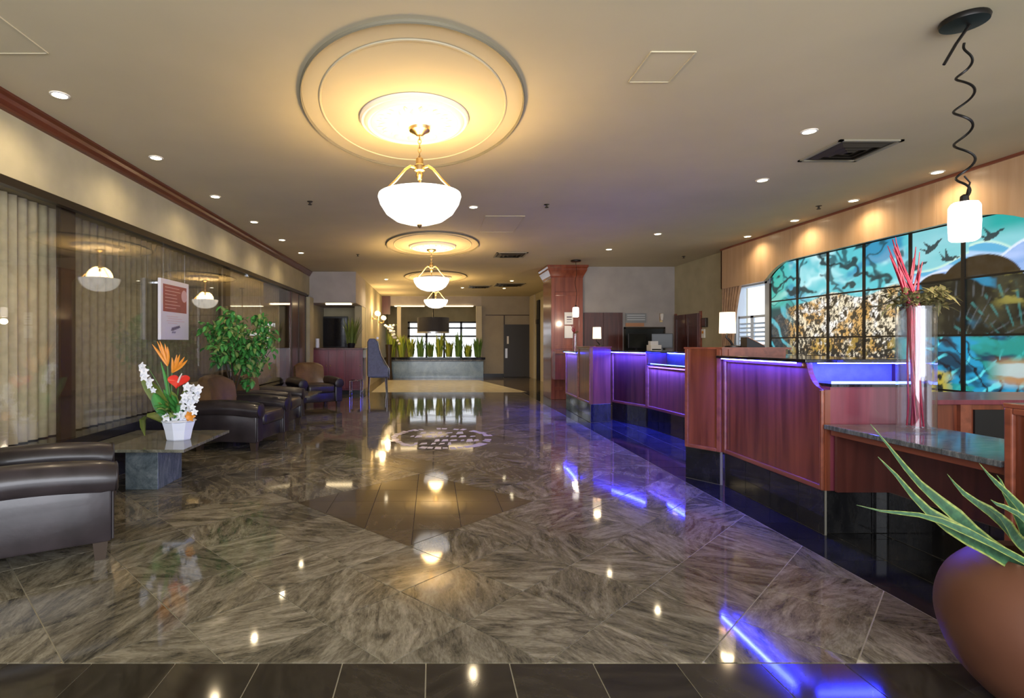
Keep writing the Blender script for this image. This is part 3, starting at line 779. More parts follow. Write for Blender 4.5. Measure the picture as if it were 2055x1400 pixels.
for z in (2.3, 1.12, .2):
    B(-.27, .27, -.270, -.25, z, z + .08).build('cross_rail', 'column', colm, bevel=.004)
B(-.30, .06, -.47, -.272, 1.02, 1.06).build('console_ledge', 'mahogany_h', colm)
B(-.30, .06, -.44, -.272, .45, 1.02).build('console_front', 'burgundy', colm)
for nm, z0, z1, lb in (('notice', 1.66, 1.93, 'upper white paper notice on the wooden column with dark print'), ('notice', 1.36, 1.63, 'lower white paper notice on the wooden column')):
    nn = thing(nm, lb, 'notice', (2.99, 12.026, z0))
    B(-.07, .12, -.006, -.0005, 0, z1 - z0).build('sheet', 'paper', nn)
    if z0 > 1.5:
        for q in range(3): B(-.02, .09, -.008, -.006, .05 + q * .05, .062 + q * .05 + .008 * q).build('print_line', 'poster_ink', nn)

# ---- far corridor and lobby end
wf = MB()
YF = 20.0
wf.box(1.80, 3.62, YF, YF + .2, 0, CZ)
wf = struct(wf.build('wall_far', 'wall_far'), 'taupe end wall with header above the planter alcove')
B(1.8, 2.66, YF - .02, YF, 0, .12).build('baseboard', 'black', wf); pass
B(1.95, 3.56, YF - .012, YF, 2.26, 2.29).build('joint_strip', 'darkbrown', wf); B(2.62, 2.66, YF - .02, YF, 0, 2.28).build('joint_strip', 'darkbrown', wf)
wh = struct(B(-1.85, 1.8, YF, YF + .2, 2.62, CZ).build('wall_header', 'wall_grey'), 'grey header over the planter alcove')
B(-1.4, -.3, YF - .03, YF + .18, 2.60, 2.62).build('light_bar', 'light_bar', wh); B(.35, 1.5, YF - .03, YF + .18, 2.60, 2.62).build('light_bar', 'light_bar', wh)
struct(B(3.62, 3.8, 12.95, 20.2, 0, CZ).build('wall_corridor', 'wall'), 'beige corridor wall beyond the wooden column')
struct(B(3.56, 3.62, 19.1, 19.95, 0, CZ - .02).build('trim_4', 'pale_post'), 'pale door post at the corridor corner')
mb = MB(); mb.box(3.57, 3.62, 18.25, 18.65, 0, 2.7); mb.box(3.53, 3.62, 18.3, 18.6, 1.9, 2.05)
struct(mb.build('trim_5', 'black'), 'black upright strip on the corridor wall')
struct(B(3.57, 3.62, 17.1, 17.95, 0, 2.75).build('trim_6', 'pale_post'), 'pale upright strip on the corridor wall')
d3 = thing('door_3', 'charcoal fire door with steel plates at the end of the hall', None, (3.09, YF, 0), kind='structure')
B(-.47, .47, -.05, -.002, .01, 1.93).build('door_leaf', 'door_dark', d3)
B(-.36, -.29, -.06, -.05, 1.22, 1.50).build('vision_strip', 'paper', d3); B(-.42, -.34, -.07, -.05, .70, 1.05).build('push_plate', 'steel', d3)
B(-.5, .40, -.6, -.1, 0.0, .012).build('threshold_mat', 'black', d3)
# left wall past the nook
wn = MB(); wn.box(-2.05, -1.85, 15.0, 20.2, 0, CZ); wn.box(-2.05, -1.86, 14.3, 15.0, 0, 2.22); wn.box(-3.4, -2.05, 15.0, 15.2, 0, CZ)
wn = struct(wn.build('wall_nook', 'wall'), 'warm lit wall and back of the cabinet nook')
B(-3.2, -1.85, 13.1, 15.0, 2.22, CZ).build('soffit', 'wall_grey', wn)
B(-2.6, -1.98, 13.2, 13.32, 2.185, 2.22).build('light_bar', 'light_bar', wn)
B(-3.4, -3.0, 13.1, 15.2, 0, CZ).build('nook_side', 'wall', wn)
# nook contents
tv = thing('wall_screen', 'large black wall screen above the burgundy cabinet', 'screen', (-2.62, 14.95, 1.2))
B(-.42, .30, -.06, -.005, -.1, .78).build('frame', 'black', tv, bevel=.008); B(-.38, .26, -.066, -.06, -.05, .73).build('display', 'granite_black', tv)
cab = thing('burgundy_cabinet', 'burgundy wood cabinet with three panelled doors and dark top', 'cabinet', (-2.32, 13.6, 0))
B(-.64, .62, -.36, .36, .1, 1.09).build('body', 'burgundy', cab); B(-.62, .60, -.32, .34, 0, .1).build('plinth', 'black', cab); B(-.66, .64, -.39, .38, 1.09, 1.13).build('top', 'mahogany_dark', cab, bevel=.006)
for k in range(3):
    a = -.62 + k * .41
    dd = B(a, a + .40, -.385, -.36, .14, 1.06).build('door', 'burgundy', cab, bevel=.003)
    f = MB(); 
    for u0, u1, w0, w1 in ((a + .01, a + .06, .16, 1.04), (a + .34, a + .39, .16, 1.04), (a + .06, a + .34, .98, 1.04), (a + .06, a + .34, .16, .22)): f.box(u0, u1, -.397, -.385, w0, w1)
    f.build('door_frame', 'burgundy', dd)
    MB().ball((a + (.36 if k != 1 else .05), -.405, .7), .014).build('knob', 'brass', dd, smooth=True)
wt = thing('white_vase', 'small white cylinder vase at the window end of burgundy cabinet', 'vase', (-2.86, 13.5, 1.131))
MB().lathe([(.045, 0), (.05, .05), (.045, .2), (.05, .23), (.042, .23), (.038, .02)], seg=20).build('body', 'white_gloss', wt, smooth=True)

def blades(n, h, spread, wd, lean=0.5, seed=1):
    r = random.Random(seed); mb = MB()
    for k in range(n):
        a = r.uniform(0, 2 * PI); L = h * r.uniform(.55, 1.0); sp = spread * r.uniform(.2, 1)
        q0 = r.uniform(.1, .6); b0 = Vector((spread * q0 * math.cos(a), spread * q0 * math.sin(a) * .8, 0)); d = Vector((math.cos(a), math.sin(a), 0))
        pts = [b0 + d * (sp * t ** 1.8) + Vector((0, 0, L * (t - .18 * lean * t ** 3))) for t in (0, .25, .5, .75, 1)]
        mb.ribbon(pts, [wd * .6, wd, wd * .9, wd * .6, .001], (-d.y, d.x, 0), .3)
    return mb
pp = thing('potted_fern', 'yellow green fern in dark pot on the burgundy cabinet', 'plant', (-2.02, 13.5, 1.131))
MB().lathe([(.08, 0), (.11, .12), (.10, .12), (.095, .1)], seg=20).build('pot', 'black', pp, smooth=True)
blades(46, .75, .22, .022, seed=4).build('foliage', 'olive', pp, loc=(0, 0, .1))

# far alcove behind planter
al = MB(); al.box(-2.1, -1.9, 20.2, 23.2, 0, CZ); al.box(1.9, 2.1, 20.2, 23.2, 0, CZ); al.box(-2.1, 2.1, 23.0, 23.2, 2.15, CZ); al.box(-2.1, 2.1, 23.0, 23.2, 0, .55); al.box(-2.1, -1.05, 23.0, 23.2, .55, 2.15)
al = struct(al.build('wall_alcove', 'wall'), 'warm alcove walls around the far windows')
B(-2.1, 2.1, 20.2, 23.2, CZ - .12, CZ).build('alcove_ceiling', 'ceiling', al)
w4 = thing('window_4', 'bright daylight window with black frames behind the planter', None, (.45, 23.0, .55), kind='structure')
B(-1.5, 1.5, .08, .09, 0, 1.6).build('pane', 'pane_far', w4)
for x in (-1.5, -.75, 0, .72, 1.40): B(x, x + .09, .0, .14, 0, 1.6).build('mullion', 'black', w4)
for z in (0, .95, 1.30, 1.54): B(-1.5, 1.5, .0, .14, z, z + .07).build('transom', 'black', w4)
mb = MB(); mb.box(-1.30, -1.16, 19.9, 20.02, 0, 2.6)
struct(mb.build('trim_7', 'pale_post'), 'pale post by the orchids at the planter end')
mb = MB(); mb.box(1.60, 1.80, 19.85, 20.0, 0.6, 2.60)
for q in range(24): mb.box(1.595, 1.805, 19.835, 19.85, .75 + q * .072, .79 + q * .072)
struct(mb.build('trim_8', 'pale_post'), 'pale ribbed post at the corridor end of planter')
mb = MB(); mb.box(-1.85, -1.55, 19.9, 20.0, 2.3, CZ)
struct(mb.build('trim_9', 'mahogany_dark'), 'dark wood block at the header end')

# planter
pl = thing('stone_planter', 'long blue grey stone planter box across the hall end', 'planter', (.08, 19.7, 0))
B(-1.74, 1.74, -.30, .26, 0, .60).build('body', 'granite_blue', pl, bevel=.006)
B(-1.78, 1.78, -.34, .28, .60, .66).build('pale_coping', 'granite_grey', pl, bevel=.008)
B(-1.80, 1.80, -.36, .30, .66, .74).build('dark_rim', 'granite_black', pl, bevel=.008)
for k in range(4): B(-1.70 + k * .86, -1.70 + k * .86 + .84, -.312, -.30, .04, .57).build('slab', 'granite_blue', pl)
gl = ['tall yellow green', 'bushy lime', 'broad leafy yellow', 'dark upright', 'thin dark', 'mid green arching', 'pale green feathery', 'dense dark green', 'sparse lime', 'rounded deep green']
for k in range(10):
    x = -1.55 + k * .345
    hgt = random.uniform(.8, 1.15) * (1.0 if k not in (4, 8) else .75)
    o = blades(34, hgt, .17, .040, lean=.8, seed=20 + k).build('planter_plant', 'grass' if k in (0, 1, 2, 5, 6, 8) else 'grass_dark', smooth=False)
    o.location = (.08 + x, 19.66, .745)
    w_ = ['at the orchid end', 'second from the orchids', 'third from the orchids', 'under the drum lamp edge', 'under the black drum lamp', 'in mid planter past the drum lamp', 'sixth from the orchids', 'before the ribbed post pair', 'second from the ribbed post', 'beside the ribbed post'][k]
    tag(o, f'{gl[k]} plant {w_} in the stone planter', 'plant', 'plants in the stone planter')
    o2 = blades(18, hgt * .75, .17, .040, seed=50 + k).build('leaf_tuft', 'grass_dark' if k % 2 else 'olive', o)
# orchid in tall vase
ov = thing('orchid_vase', 'white orchids in a tall brown vase near the planter', 'flowers', (-1.52, 18.9, 0))
MB().lathe([(.14, 0), (.11, .3), (.09, .8), (.12, 1.2), (.10, 1.2)], seg=20).build('vase', 'darkbrown', ov, smooth=True)
for k in range(3):
    x = .06 * (k - 1)
    MB().tube([(x, 0, 1.1), (x * 1.5, 0, 1.5), (x * 2 + .06, -.05, 1.85), (x * 2 + .2, -.08, 1.9)], .008, 6).build('stem', 'stem', ov)
    mb = MB()
    for q in range(7): mb.ball((x * 2 + .02 + .05 * random.uniform(-1, 1) + .03 * q, -.06 + .04 * random.uniform(-1, 1), 1.86 - .07 * q * (k + 1) / 2), .05, 8, 5, 1, .6, .9)
    mb.build('blossom', 'petal', ov, smooth=True)
# drum pendant
dr = thing('drum_pendant', 'large black drum pendant lamp before the far window', 'lamp', (.02, 17.0, 0))
MB().lathe([(.50, 1.57), (.50, 2.04), (.49, 2.04), (.49, 1.57)], seg=48, cap=False).build('shade', 'drum', dr, smooth=True)
MB().lathe([(.49, 1.60), (.001, 1.60)], seg=48, cap=False).build('diffuser', 'shade', dr)
MB().lathe([(.49, 2.03), (.001, 2.03)], seg=48, cap=False).build('top_disc', 'drum', dr)
MB().tube([(0, 0, 2.03), (0, 0, CZ)], .018, 8).build('rod', 'black', dr); MB().lathe([(.07, CZ - .03), (.08, CZ)], seg=20).build('canopy', 'black', dr)
MB().lathe([(.49, 1.56), (.506, 1.56), (.506, 1.60), (.49, 1.60)], seg=48, cap=False).build('rim_band', 'steel', dr)

# slate blue high chair
hc = thing('high_back_chair', 'tall slate blue upholstered chair with silver legs beside burgundy cabinet', 'chair', (-1.37, 13.45, 0), math.radians(8))
MB().extr([(-.24, -.27, .42), (-.24, -.27, 1.28), (-.19, -.27, 1.36), (-.06, -.27, 1.36), (.02, -.27, 1.26), (.06, -.27, 1.0), (.16, -.27, .74), (.25, -.27, .66), (.27, -.27, .42)], (0, .54, 0)).build('wing_body', 'slate', hc, bevel=.02)
B(-.18, .30, -.24, .24, .40, .54).build('seat', 'slate', hc, bevel=.03)
for x, y in ((-.22, -.24), (.24, -.24), (-.22, .24), (.24, .24)):
    MB().tube([(x, y, 0.0), (x * .95, y, .2), (x * .9, y, .42)], [.016, .02, .026], 8).build('leg', 'chrome', hc, smooth=True)
for s in (-1, 1):
    MB().tube([(.0, s * .285, 1.30), (.04, s * .285, 1.1), (.10, s * .285, .92), (.22, s * .285, .72), (.28, s * .285, .62), (.28, s * .285, .44)], .016, 8).build('arm_frame', 'chrome', hc, smooth=True)
MB().tube([(.0, -.26, 1.37), (.0, .26, 1.37)], .03, 10).build('head_roll', 'white_gloss', hc, smooth=True)
cr_ = thing('luggage_stand', 'low chrome tube luggage stand with straps beside the burgundy cabinet', 'stand', (-1.82, 12.95, 0))
for s in (-1, 1):
    MB().tube([(-.13, s * .18, 0.01), (-.13, s * .18, .36), (.13, s * .18, .36), (.13, s * .18, .01)], .014, 8).build('side_frame', 'chrome', cr_, smooth=True)
    B(-.01 + s * .08 - .03, s * .08 + .03, -.18, .18, .352, .36).build('strap', 'black', cr_)
    MB().tube([(s * .13, -.18, .1), (s * .13, .18, .1)], .01, 8).build('cross_bar', 'chrome', cr_, smooth=True)

# wall sconces
def sconce(x, y, z, label, d=1):
    o = thing('wall_sconce', label, 'lamp', (x, y, z), 0, 'brass wall sconces')
    MB().lathe([(.02, 0), (.06, 0), (.06, .02), (.02, .03)], seg=16).build('back_plate', 'brass', o, smooth=True).rotation_euler = (0, PI / 2, 0)
    for s in (-1, 1):
        MB().tube([(.02, 0, 0), (.10, s * .06, -.05), (.16, s * .14, -.02), (.17, s * .16, .06)], .009, 8).build('arm', 'brass', o, smooth=True)
        MB().ball((.17, s * .16, .13), .075, 12, 8).build('globe', 'globe', o, smooth=True)
    lamp('sconce_light', 'POINT', (.32, 0, .2), 24, (1, .68, .32), o, .08)
sconce(-1.845, 16.6, 2.02, 'two globe brass sconce on the warm wall near the nook')
sconce(-1.845, 18.6, 1.98, 'two globe brass sconce on the warm wall near the planter')

# ================================================================== CEILING ROSES AND CHANDELIERS
def medallion(cx, cy, label, cxr=None):
    o = thing('ceiling_medallion', label, 'medallion', (cx, cy, CZ), 0, 'ceiling medallions over the chandeliers')
    a, b = .81, 1.21
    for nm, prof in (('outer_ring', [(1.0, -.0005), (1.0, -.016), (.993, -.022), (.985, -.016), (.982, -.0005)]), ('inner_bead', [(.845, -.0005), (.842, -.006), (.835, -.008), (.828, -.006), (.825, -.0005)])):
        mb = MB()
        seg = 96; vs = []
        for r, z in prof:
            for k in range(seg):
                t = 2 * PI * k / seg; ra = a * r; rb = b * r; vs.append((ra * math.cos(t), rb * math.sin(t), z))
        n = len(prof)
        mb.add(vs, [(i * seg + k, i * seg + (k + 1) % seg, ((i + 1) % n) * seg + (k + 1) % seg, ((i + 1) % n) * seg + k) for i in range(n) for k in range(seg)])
        mb.build(nm, 'ring_shade' if nm == 'outer_ring' else 'ceiling', o, smooth=True)
    ry = .10
    MB().lathe([(.44, -.0005), (.44, -.016), (.425, -.030), (.405, -.026), (.395, -.040), (.375, -.046), (.355, -.036), (.345, -.040), (.30, -.030), (.14, -.036), (.12, -.055), (.09, -.062), (.06, -.060), (.001, -.060)], (0, ry, 0), 64, .95, 1.05, cap=False).build('rosette', 'plaster', o, smooth=True)
    mb = MB()
    for k in range(16):
        t = 2 * PI * k / 16
        for (r0, dr_, wd) in ((.15, .13, .030), (.24, .08, .016)):
            tt = t + (PI / 16 if r0 > .2 else 0)
            d = Vector((math.cos(tt), math.sin(tt), 0)); sd = Vector((-d.y, d.x, 0)); c = Vector((0, ry, -.034))
            mb.add([c + d * r0, c + d * (r0 + dr_ * .5) + sd * wd, c + d * (r0 + dr_), c + d * (r0 + dr_ * .5) - sd * wd, c + d * (r0 + dr_ * .5) + Vector((0, 0, -.022))],
                   [(0, 1, 4), (1, 2, 4), (2, 3, 4), (3, 0, 4), (0, 3, 2, 1)])
    mb.build('leaf_relief', 'plaster', o, smooth=True)
    return o
def chandelier(cx, cy, label, energy):
    o = thing('chandelier', label, 'chandelier', (cx, cy, 0), 0, 'alabaster bowl chandeliers')
    zc = CZ - .062
    MB().lathe([(.085, zc), (.08, zc - .02), (.05, zc - .035), (.025, zc - .055), (.001, zc - .055)], seg=24, cap=False).build('canopy', 'brass', o, smooth=True)
    # chain
    mb = MB(); z = zc - .05; k = 0
    while z > 2.66:
        pts = [((.012 * math.cos(t) if k % 2 else 0), (0 if k % 2 else .012 * math.cos(t)), z - .019 + .022 * math.sin(t)) for t in np.linspace(0, 2 * PI, 9)]
        mb.tube(pts, .0042, 5, cap=False); z -= .032; k += 1
    mb.build('chain', 'brass', o, smooth=True)
    MB().lathe([(.001, 2.68), (.028, 2.675), (.030, 2.63), (.042, 2.62), (.042, 2.58), (.024, 2.57), (.03, 2.54), (.015, 2.51), (.001, 2.51)], seg=20, cap=False).build('hub', 'brass', o, smooth=True)
    for q in range(3):
        t = 2 * PI * q / 3 + PI / 2 + .0
        d = Vector((math.cos(t), math.sin(t), 0))
        pts = [d * .03 + Vector((0, 0, 2.60)), d * .08 + Vector((0, 0, 2.605)), d * .12 + Vector((0, 0, 2.575)), d * .20 + Vector((0, 0, 2.48)), d * .285 + Vector((0, 0, 2.395)), d * .30 + Vector((0, 0, 2.365))]
        MB().tube(pts, .010, 8).build('arm', 'brass', o, smooth=True)
    MB().tube([(0, 0, 2.52), (0, 0, 2.2)], .008, 8).build('stem', 'brass', o)
    MB().lathe([(.001, 2.165), (.10, 2.172), (.19, 2.20), (.26, 2.25), (.305, 2.32), (.322, 2.375), (.318, 2.395), (.308, 2.395), (.296, 2.33), (.25, 2.262), (.18, 2.212), (.09, 2.185), (.001, 2.18)], seg=48, cap=False).build('bowl', 'bowl', o, smooth=True)
    MB().lathe([(.001, 2.135), (.014, 2.145), (.02, 2.16), (.012, 2.175)], seg=14, cap=False).build('finial', 'brass', o, smooth=True)
    lamp('chandelier_light', 'POINT', (0, 0, 2.41), energy, (1, .67, .27), o, .2)
medallion(-.14, 4.09, 'oval plaster ceiling medallion over the chandelier closest to entrance border')
chandelier(-.10, 4.2, 'alabaster bowl chandelier over the brown floor diamond', 27)
medallion(.0, 9.55, 'oval plaster ceiling medallion over middle chandelier')
chandelier(-.02, 9.66, 'middle alabaster bowl chandelier over floor past the emblem', 32)
medallion(.08, 14.1, 'oval plaster ceiling medallion over last chandelier before drum lamp')
chandelier(.09, 14.4, 'last alabaster bowl chandelier before the black drum lamp', 32)

# ---- downlights
DL = [((120, 190), 'first recessed downlight beside the crown moulding, before armchairs', 16),
      ((313, 316), 'dim recessed downlight beside the crown moulding, second from entrance', 14),
      ((432, 394), 'recessed downlight beside the crown moulding, third from entrance', 14),
      ((510, 445), 'recessed downlight beside the crown moulding, fourth from entrance', 14),
      ((566, 481), 'recessed downlight beside the crown moulding, fifth from entrance', 12),
      ((604, 507), 'last recessed downlight beside the crown moulding, by nook', 12),
      ((1624, 263), 'bright recessed downlight just before the square air vent', 16),
      ((1530, 361), 'bright recessed downlight just past the square air vent', 16),
      ((1320, 469), 'recessed downlight over the far reception bay, nearer of two', 14),
      ((1222, 500), 'recessed downlight over the far reception bay, closer to column', 14),
      ((950, 415), 'recessed downlight between the first two ceiling medallions', 14),
      ((1890, 345), 'recessed downlight by valance beside the spiral cord pendant', 18),
      ((1722, 402), 'recessed downlight by valance, second after the spiral pendant', 18),
      ((1604, 442), 'recessed downlight by valance, third after the spiral pendant', 18),
      ((1513, 474), 'last recessed downlight by valance over the shuttered window', 16),
      ((775, 560), 'recessed downlight by warm wall above the sconces', 42),
      ((928, 577), 'recessed downlight beside the last ceiling medallion', 42),
      ((1012, 578), 'recessed downlight before the charcoal fire door', 42),
      ((1027, 563), 'recessed downlight beside the far square vent', 42)]
dl0 = None
trim_me = MB().lathe([(.062, -.0005), (.060, -.006), (.048, -.008), (.046, -.003)], seg=24, cap=False).mesh('trim_ring', 'white', smooth=True)
lens_me = MB().lathe([(.047, -.004), (.035, -.007), (.001, -.008)], seg=20, cap=False).mesh('lens', 'bulb', smooth=True)
SPOT = bpy.data.lights.new('downlight_beam', 'SPOT')
for (px, py), lab, en in DL:
    x, y = ceil_pt(px, py)
    if x > 4.5: x = min(x, 5.08)
    o = thing('recessed_downlight', lab, 'downlight', (x, y, CZ), 0, 'recessed ceiling downlights')
    link('trim_ring', trim_me, o); link('lens', lens_me, o)
    lamp('downlight_beam', 'SPOT', (0, 0, -.03), en, (1, .78, .48), o, .03, None, 150)

# ---- vents and small ceiling fittings
def vent(x, y, s, label):
    o = thing('air_vent', label, 'vent', (x, y, CZ), 0, 'square ceiling air vents')
    f = MB()
    for a0, a1, b0, b1 in ((-s, s, -s, -s + .03), (-s, s, s - .03, s), (-s, -s + .03, -s, s), (s - .03, s, -s, s)): f.box(a0, a1, b0, b1, -.014, -.0005)
    f.build('frame', 'vent_pale', o)
    B(-s + .02, s - .02, -s + .02, s - .02, -.004, -.0005).build('backing', 'vent', o)
    for k in range(3):
        q = s * (.78 - k * .24); e = .022
        for sx, sy in ((0, -1), (0, 1), (-1, 0), (1, 0)):
            n = Vector((sx, sy, 0)); t = Vector((-sy, sx, 0))
            p = [n * q - t * q, n * q + t * q, n * (q - .05) + t * (q - .05), n * (q - .05) - t * (q - .05)]
            MB().add([p[0] + Vector((0, 0, -.004)), p[1] + Vector((0, 0, -.004)), p[2] + Vector((0, 0, -.03)), p[3] + Vector((0, 0, -.03))] + [p[0] + Vector((0, 0, -.002)), p[1] + Vector((0, 0, -.002)), p[2] + Vector((0, 0, -.028)), p[3] + Vector((0, 0, -.028))],
                     [(0, 1, 2, 3), (7, 6, 5, 4), (0, 4, 5, 1), (2, 6, 7, 3), (1, 5, 6, 2), (3, 7, 4, 0)]).build('blade', 'vent', o)
    return o
x, y = ceil_pt(1702, 302); vent(x, y, .27, 'dark square air vent in ceiling before reception downlights')
x, y = ceil_pt(1024, 511); vent(x, y, .30, 'dark square air vent past the second medallion')
x, y = ceil_pt(1022, 571); vent(x, y, .42, 'dark square air vent near the corridor ceiling')
x, y = ceil_pt(962, 575); vent(x, y, .33, 'dark square air vent beside the last medallion')
def sprinkler(px, py, lab):
    x, y = ceil_pt(px, py)
    o = thing('sprinkler', lab, 'sprinkler', (x, y, CZ), 0, 'ceiling sprinklers')
    MB().lathe([(.035, -.0005), (.033, -.006), (.012, -.01), (.010, -.035), (.001, -.035)], seg=16, cap=False).build('body', 'bronze', o, smooth=True)
    MB().lathe([(.024, -.040), (.024, -.036), (.001, -.034)], seg=12, cap=False).build('deflector', 'bronze', o)
sprinkler(622, 404, 'small dark sprinkler between window wall and first chandelier')
sprinkler(1097, 410, 'small dark sprinkler in grey ceiling beyond the access hatch')
sprinkler(1643, 413, 'small dark sprinkler near valance between two downlights')
sprinkler(718, 510, 'small dark sprinkler beside the second medallion')
sprinkler(1372, 514, 'small dark sprinkler over the wall by the double doors')
x, y = ceil_pt(793, 377)
sd = thing('smoke_detector', 'round brass toned smoke detector beside the first chandelier', 'detector', (x, y, CZ))
MB().lathe([(.06, -.0005), (.058, -.02), (.04, -.038), (.001, -.04)], seg=24, cap=False).build('cover', 'brass', sd, smooth=True)
MB().lathe([(.068, -.0004), (.068, -.008), (.05, -.01)], seg=24, cap=False).build('base_ring', 'brass', sd, smooth=True)

# ================================================================== RECEPTION
KH = 0.29   # kick height
def kick(P, Q, parent, inset=0.0, tl=0.326, h=KH):
    d = Vector((Q[0] - P[0], Q[1] - P[1])); L = d.length; d.normalize(); n = Vector((-d.y, d.x))
    p = Vector(P) + n * inset
    k = MB().wall(p, p + d * L, 0.0, h, .012).build('kick', 'grout_grey', parent)
    a = 0.0
    while a < L - .02:
        b = min(a + tl, L)
        MB().wall(p + d * (a + .003), p + d * (b - .003), .004, h - .004, .012, .006).build('tile', 'black_tile', k)
        a = b
    return k
def framed(P, Q, z0, z1, parent, mat='mahogany', fr='mahogany_h', fw=.035, notch=0.0, name='front_panel'):
    d = Vector((Q[0] - P[0], Q[1] - P[1])); L = d.length; d.normalize(); n = Vector((-d.y, d.x))
    def pt(s, z, o=0): q = Vector(P) + d * s - n * o; return (q.x, q.y, z)
    poly = [(0, z0), (L, z0)]
    if notch:
        for k in range(11):
            t = PI / 2 * k / 10; poly.append((L - notch * math.sin(t) , z1 - notch * math.cos(t)))
    else: poly.append((L, z1))
    poly.append((0, z1))
    pn = MB().extr([pt(s, z) for s, z in poly], (n * .035).to_3d()).build(name, mat, parent)
    fb = MB()
    for s0, s1, w0, w1 in ((0, fw, z0, z1), (L - fw * .7, L, z0, z1 - notch), (fw, L - fw * .7, z0, z0 + fw), (fw, L - notch - .02, z1 - fw * .8, z1)):
        fb.extr([pt(s0, w0), pt(s1, w0), pt(s1, w1), pt(s0, w1)], (-n * .022).to_3d())
    fb.build('panel_frame', fr, pn, bevel=.006)
    return pn

# --- desk pod closest to the entrance
rc = thing('reception_counter', 'mahogany reception counter with blue lit curved cut-out and black granite ledge', 'counter', (0, 0, 0))
P1, P2 = (2.565, 4.76), (2.55, 3.53)
framed(P1, P2, KH, 1.115, rc, notch=.17)
kick(P1, P2, rc)
PA, PB = (2.36, 5.06), (2.545, 4.775)
pier = MB().prism([(2.36, 5.06), (2.545, 4.775), (2.95, 4.775), (2.95, 5.06)], KH, 1.195).build('pier', 'mahogany', rc)
MB().prism([(2.345, 5.07), (2.54, 4.765), (3.15, 4.765), (3.15, 5.07)], 1.195, 1.212).build('pier_cap', 'mahogany_h', pier)
dP = Vector((PB[0] - PA[0], PB[1] - PA[1])).normalized(); nP = Vector((-dP.y, dP.x))
f = MB()
for s0, s1, w0, w1 in ((0, .03, KH, 1.195), (.30, .338, KH, 1.195), (.03, .30, KH, KH + .03)):
    p = Vector(PA) + dP * s0; q = Vector(PA) + dP * s1; f.wall(p, q, w0, w1, .02, .02)
f.build('pier_frame', 'mahogany_h', pier, bevel=.004)
kick(PA, PB, rc)
B(2.58, 3.20, 3.80, 4.77, 0, 1.11).build('carcass', 'mahogany_dark', rc)
B(2.485, 3.24, 3.62, 4.765, 1.118, 1.142).build('granite_ledge', 'granite_black', rc, bevel=.004)
B(2.60, 3.10, 4.766, 4.772, 1.142, 1.195).build('riser', 'mahogany_h', rc)
# end facing the entrance: lower block, shelf with strip, blue upper wall
B(2.585, 3.20, 3.53, 3.80, KH, .965).build('end_panel', 'burgundy', rc)
B(2.585, 3.22, 3.52, 3.80, .965, .985).build('end_shelf', 'granite_black', rc)
mb = MB(); mb.box(2.60, 3.13, 3.53, 3.542, .985, 1.000); mb.build('led_strip', 'led_pale', rc)
B(2.585, 3.23, 3.785, 3.80, .985, 1.118).build('upper_wall', 'slate', rc)
B(3.20, 3.24, 3.53, 4.77, 0.30, 1.118).build('end_stile', 'mahogany_dark', rc)
B(2.60, 3.19, 3.66, 3.67, 1.111, 1.117).build('led_strip', 'led', rc)
mb = MB(); mb.wall((2.556, 4.72), (2.545, 3.74), 1.110, 1.117, .010, .048); mb.build('led_strip', 'led', rc)
k = B(2.555, 3.24, 3.58, 3.62, 0, KH).build('kick', 'grout_grey', rc)
B(2.560, 2.880, 3.568, 3.58, .004, KH - .004).build('tile', 'black_tile', k); B(2.888, 3.235, 3.568, 3.58, .004, KH - .004).build('tile', 'black_tile', k)

# --- low granite desk
ld = thing('granite_desk', 'low desk with grey granite top between two mahogany counters', 'desk', (0, 0, 0))
B(2.53, 3.14, 2.42, 3.515, .695, .724).build('granite_top', 'granite_grey', ld, bevel=.004)
B(2.575, 3.10, 2.42, 3.51, .655, .695).build('top_rail', 'mahogany_h', ld)
B(2.94, 2.97, 2.42, 3.51, KH, .655).build('apron', 'mahogany_dark', ld)
B(2.60, 2.94, 3.49, 3.51, KH, .655).build('end_board', 'mahogany_dark', ld)
kick((2.945, 3.518), (2.945, 2.42), ld)
# --- mahogany counter at the frame edge
rn = thing('reception_counter', 'mahogany counter end with grooved panel behind the terracotta pot', 'counter', (0, 0, 0))
B(2.575, 3.2, 1.75, 2.405, KH, .965).build('carcass', 'mahogany', rn); B(2.53, 3.22, 1.74, 2.412, .965, .985).build('ledge', 'mahogany_h', rn, bevel=.004)
framed((2.55, 2.405), (2.55, 1.75), KH, .965, rn)
for q in range(3): B(2.530, 2.55, 2.30 - q * .035, 2.312 - q * .035, .34, .92).build('groove_bead', 'mahogany_h', rn)
kick((2.56, 2.405), (2.56, 1.75), rn)
# --- staff side cabinet
sc = thing('staff_cabinet', 'low mahogany staff cabinet with pale edge under the stained glass', 'cabinet', (4.3, 4.3, 0))
B(-.72, .75, -.30, .30, 0, .80).build('body', 'mahogany', sc); B(-.76, .78, -.34, .32, .80, .835).build('top', 'burgundy', sc, bevel=.004)
B(-.32, .60, -.315, -.30, .05, .76).build('dark_recess', 'black', sc)
B(-.44, -.36, -.33, -.30, .0, .80).build('stile', 'mahogany_h', sc)

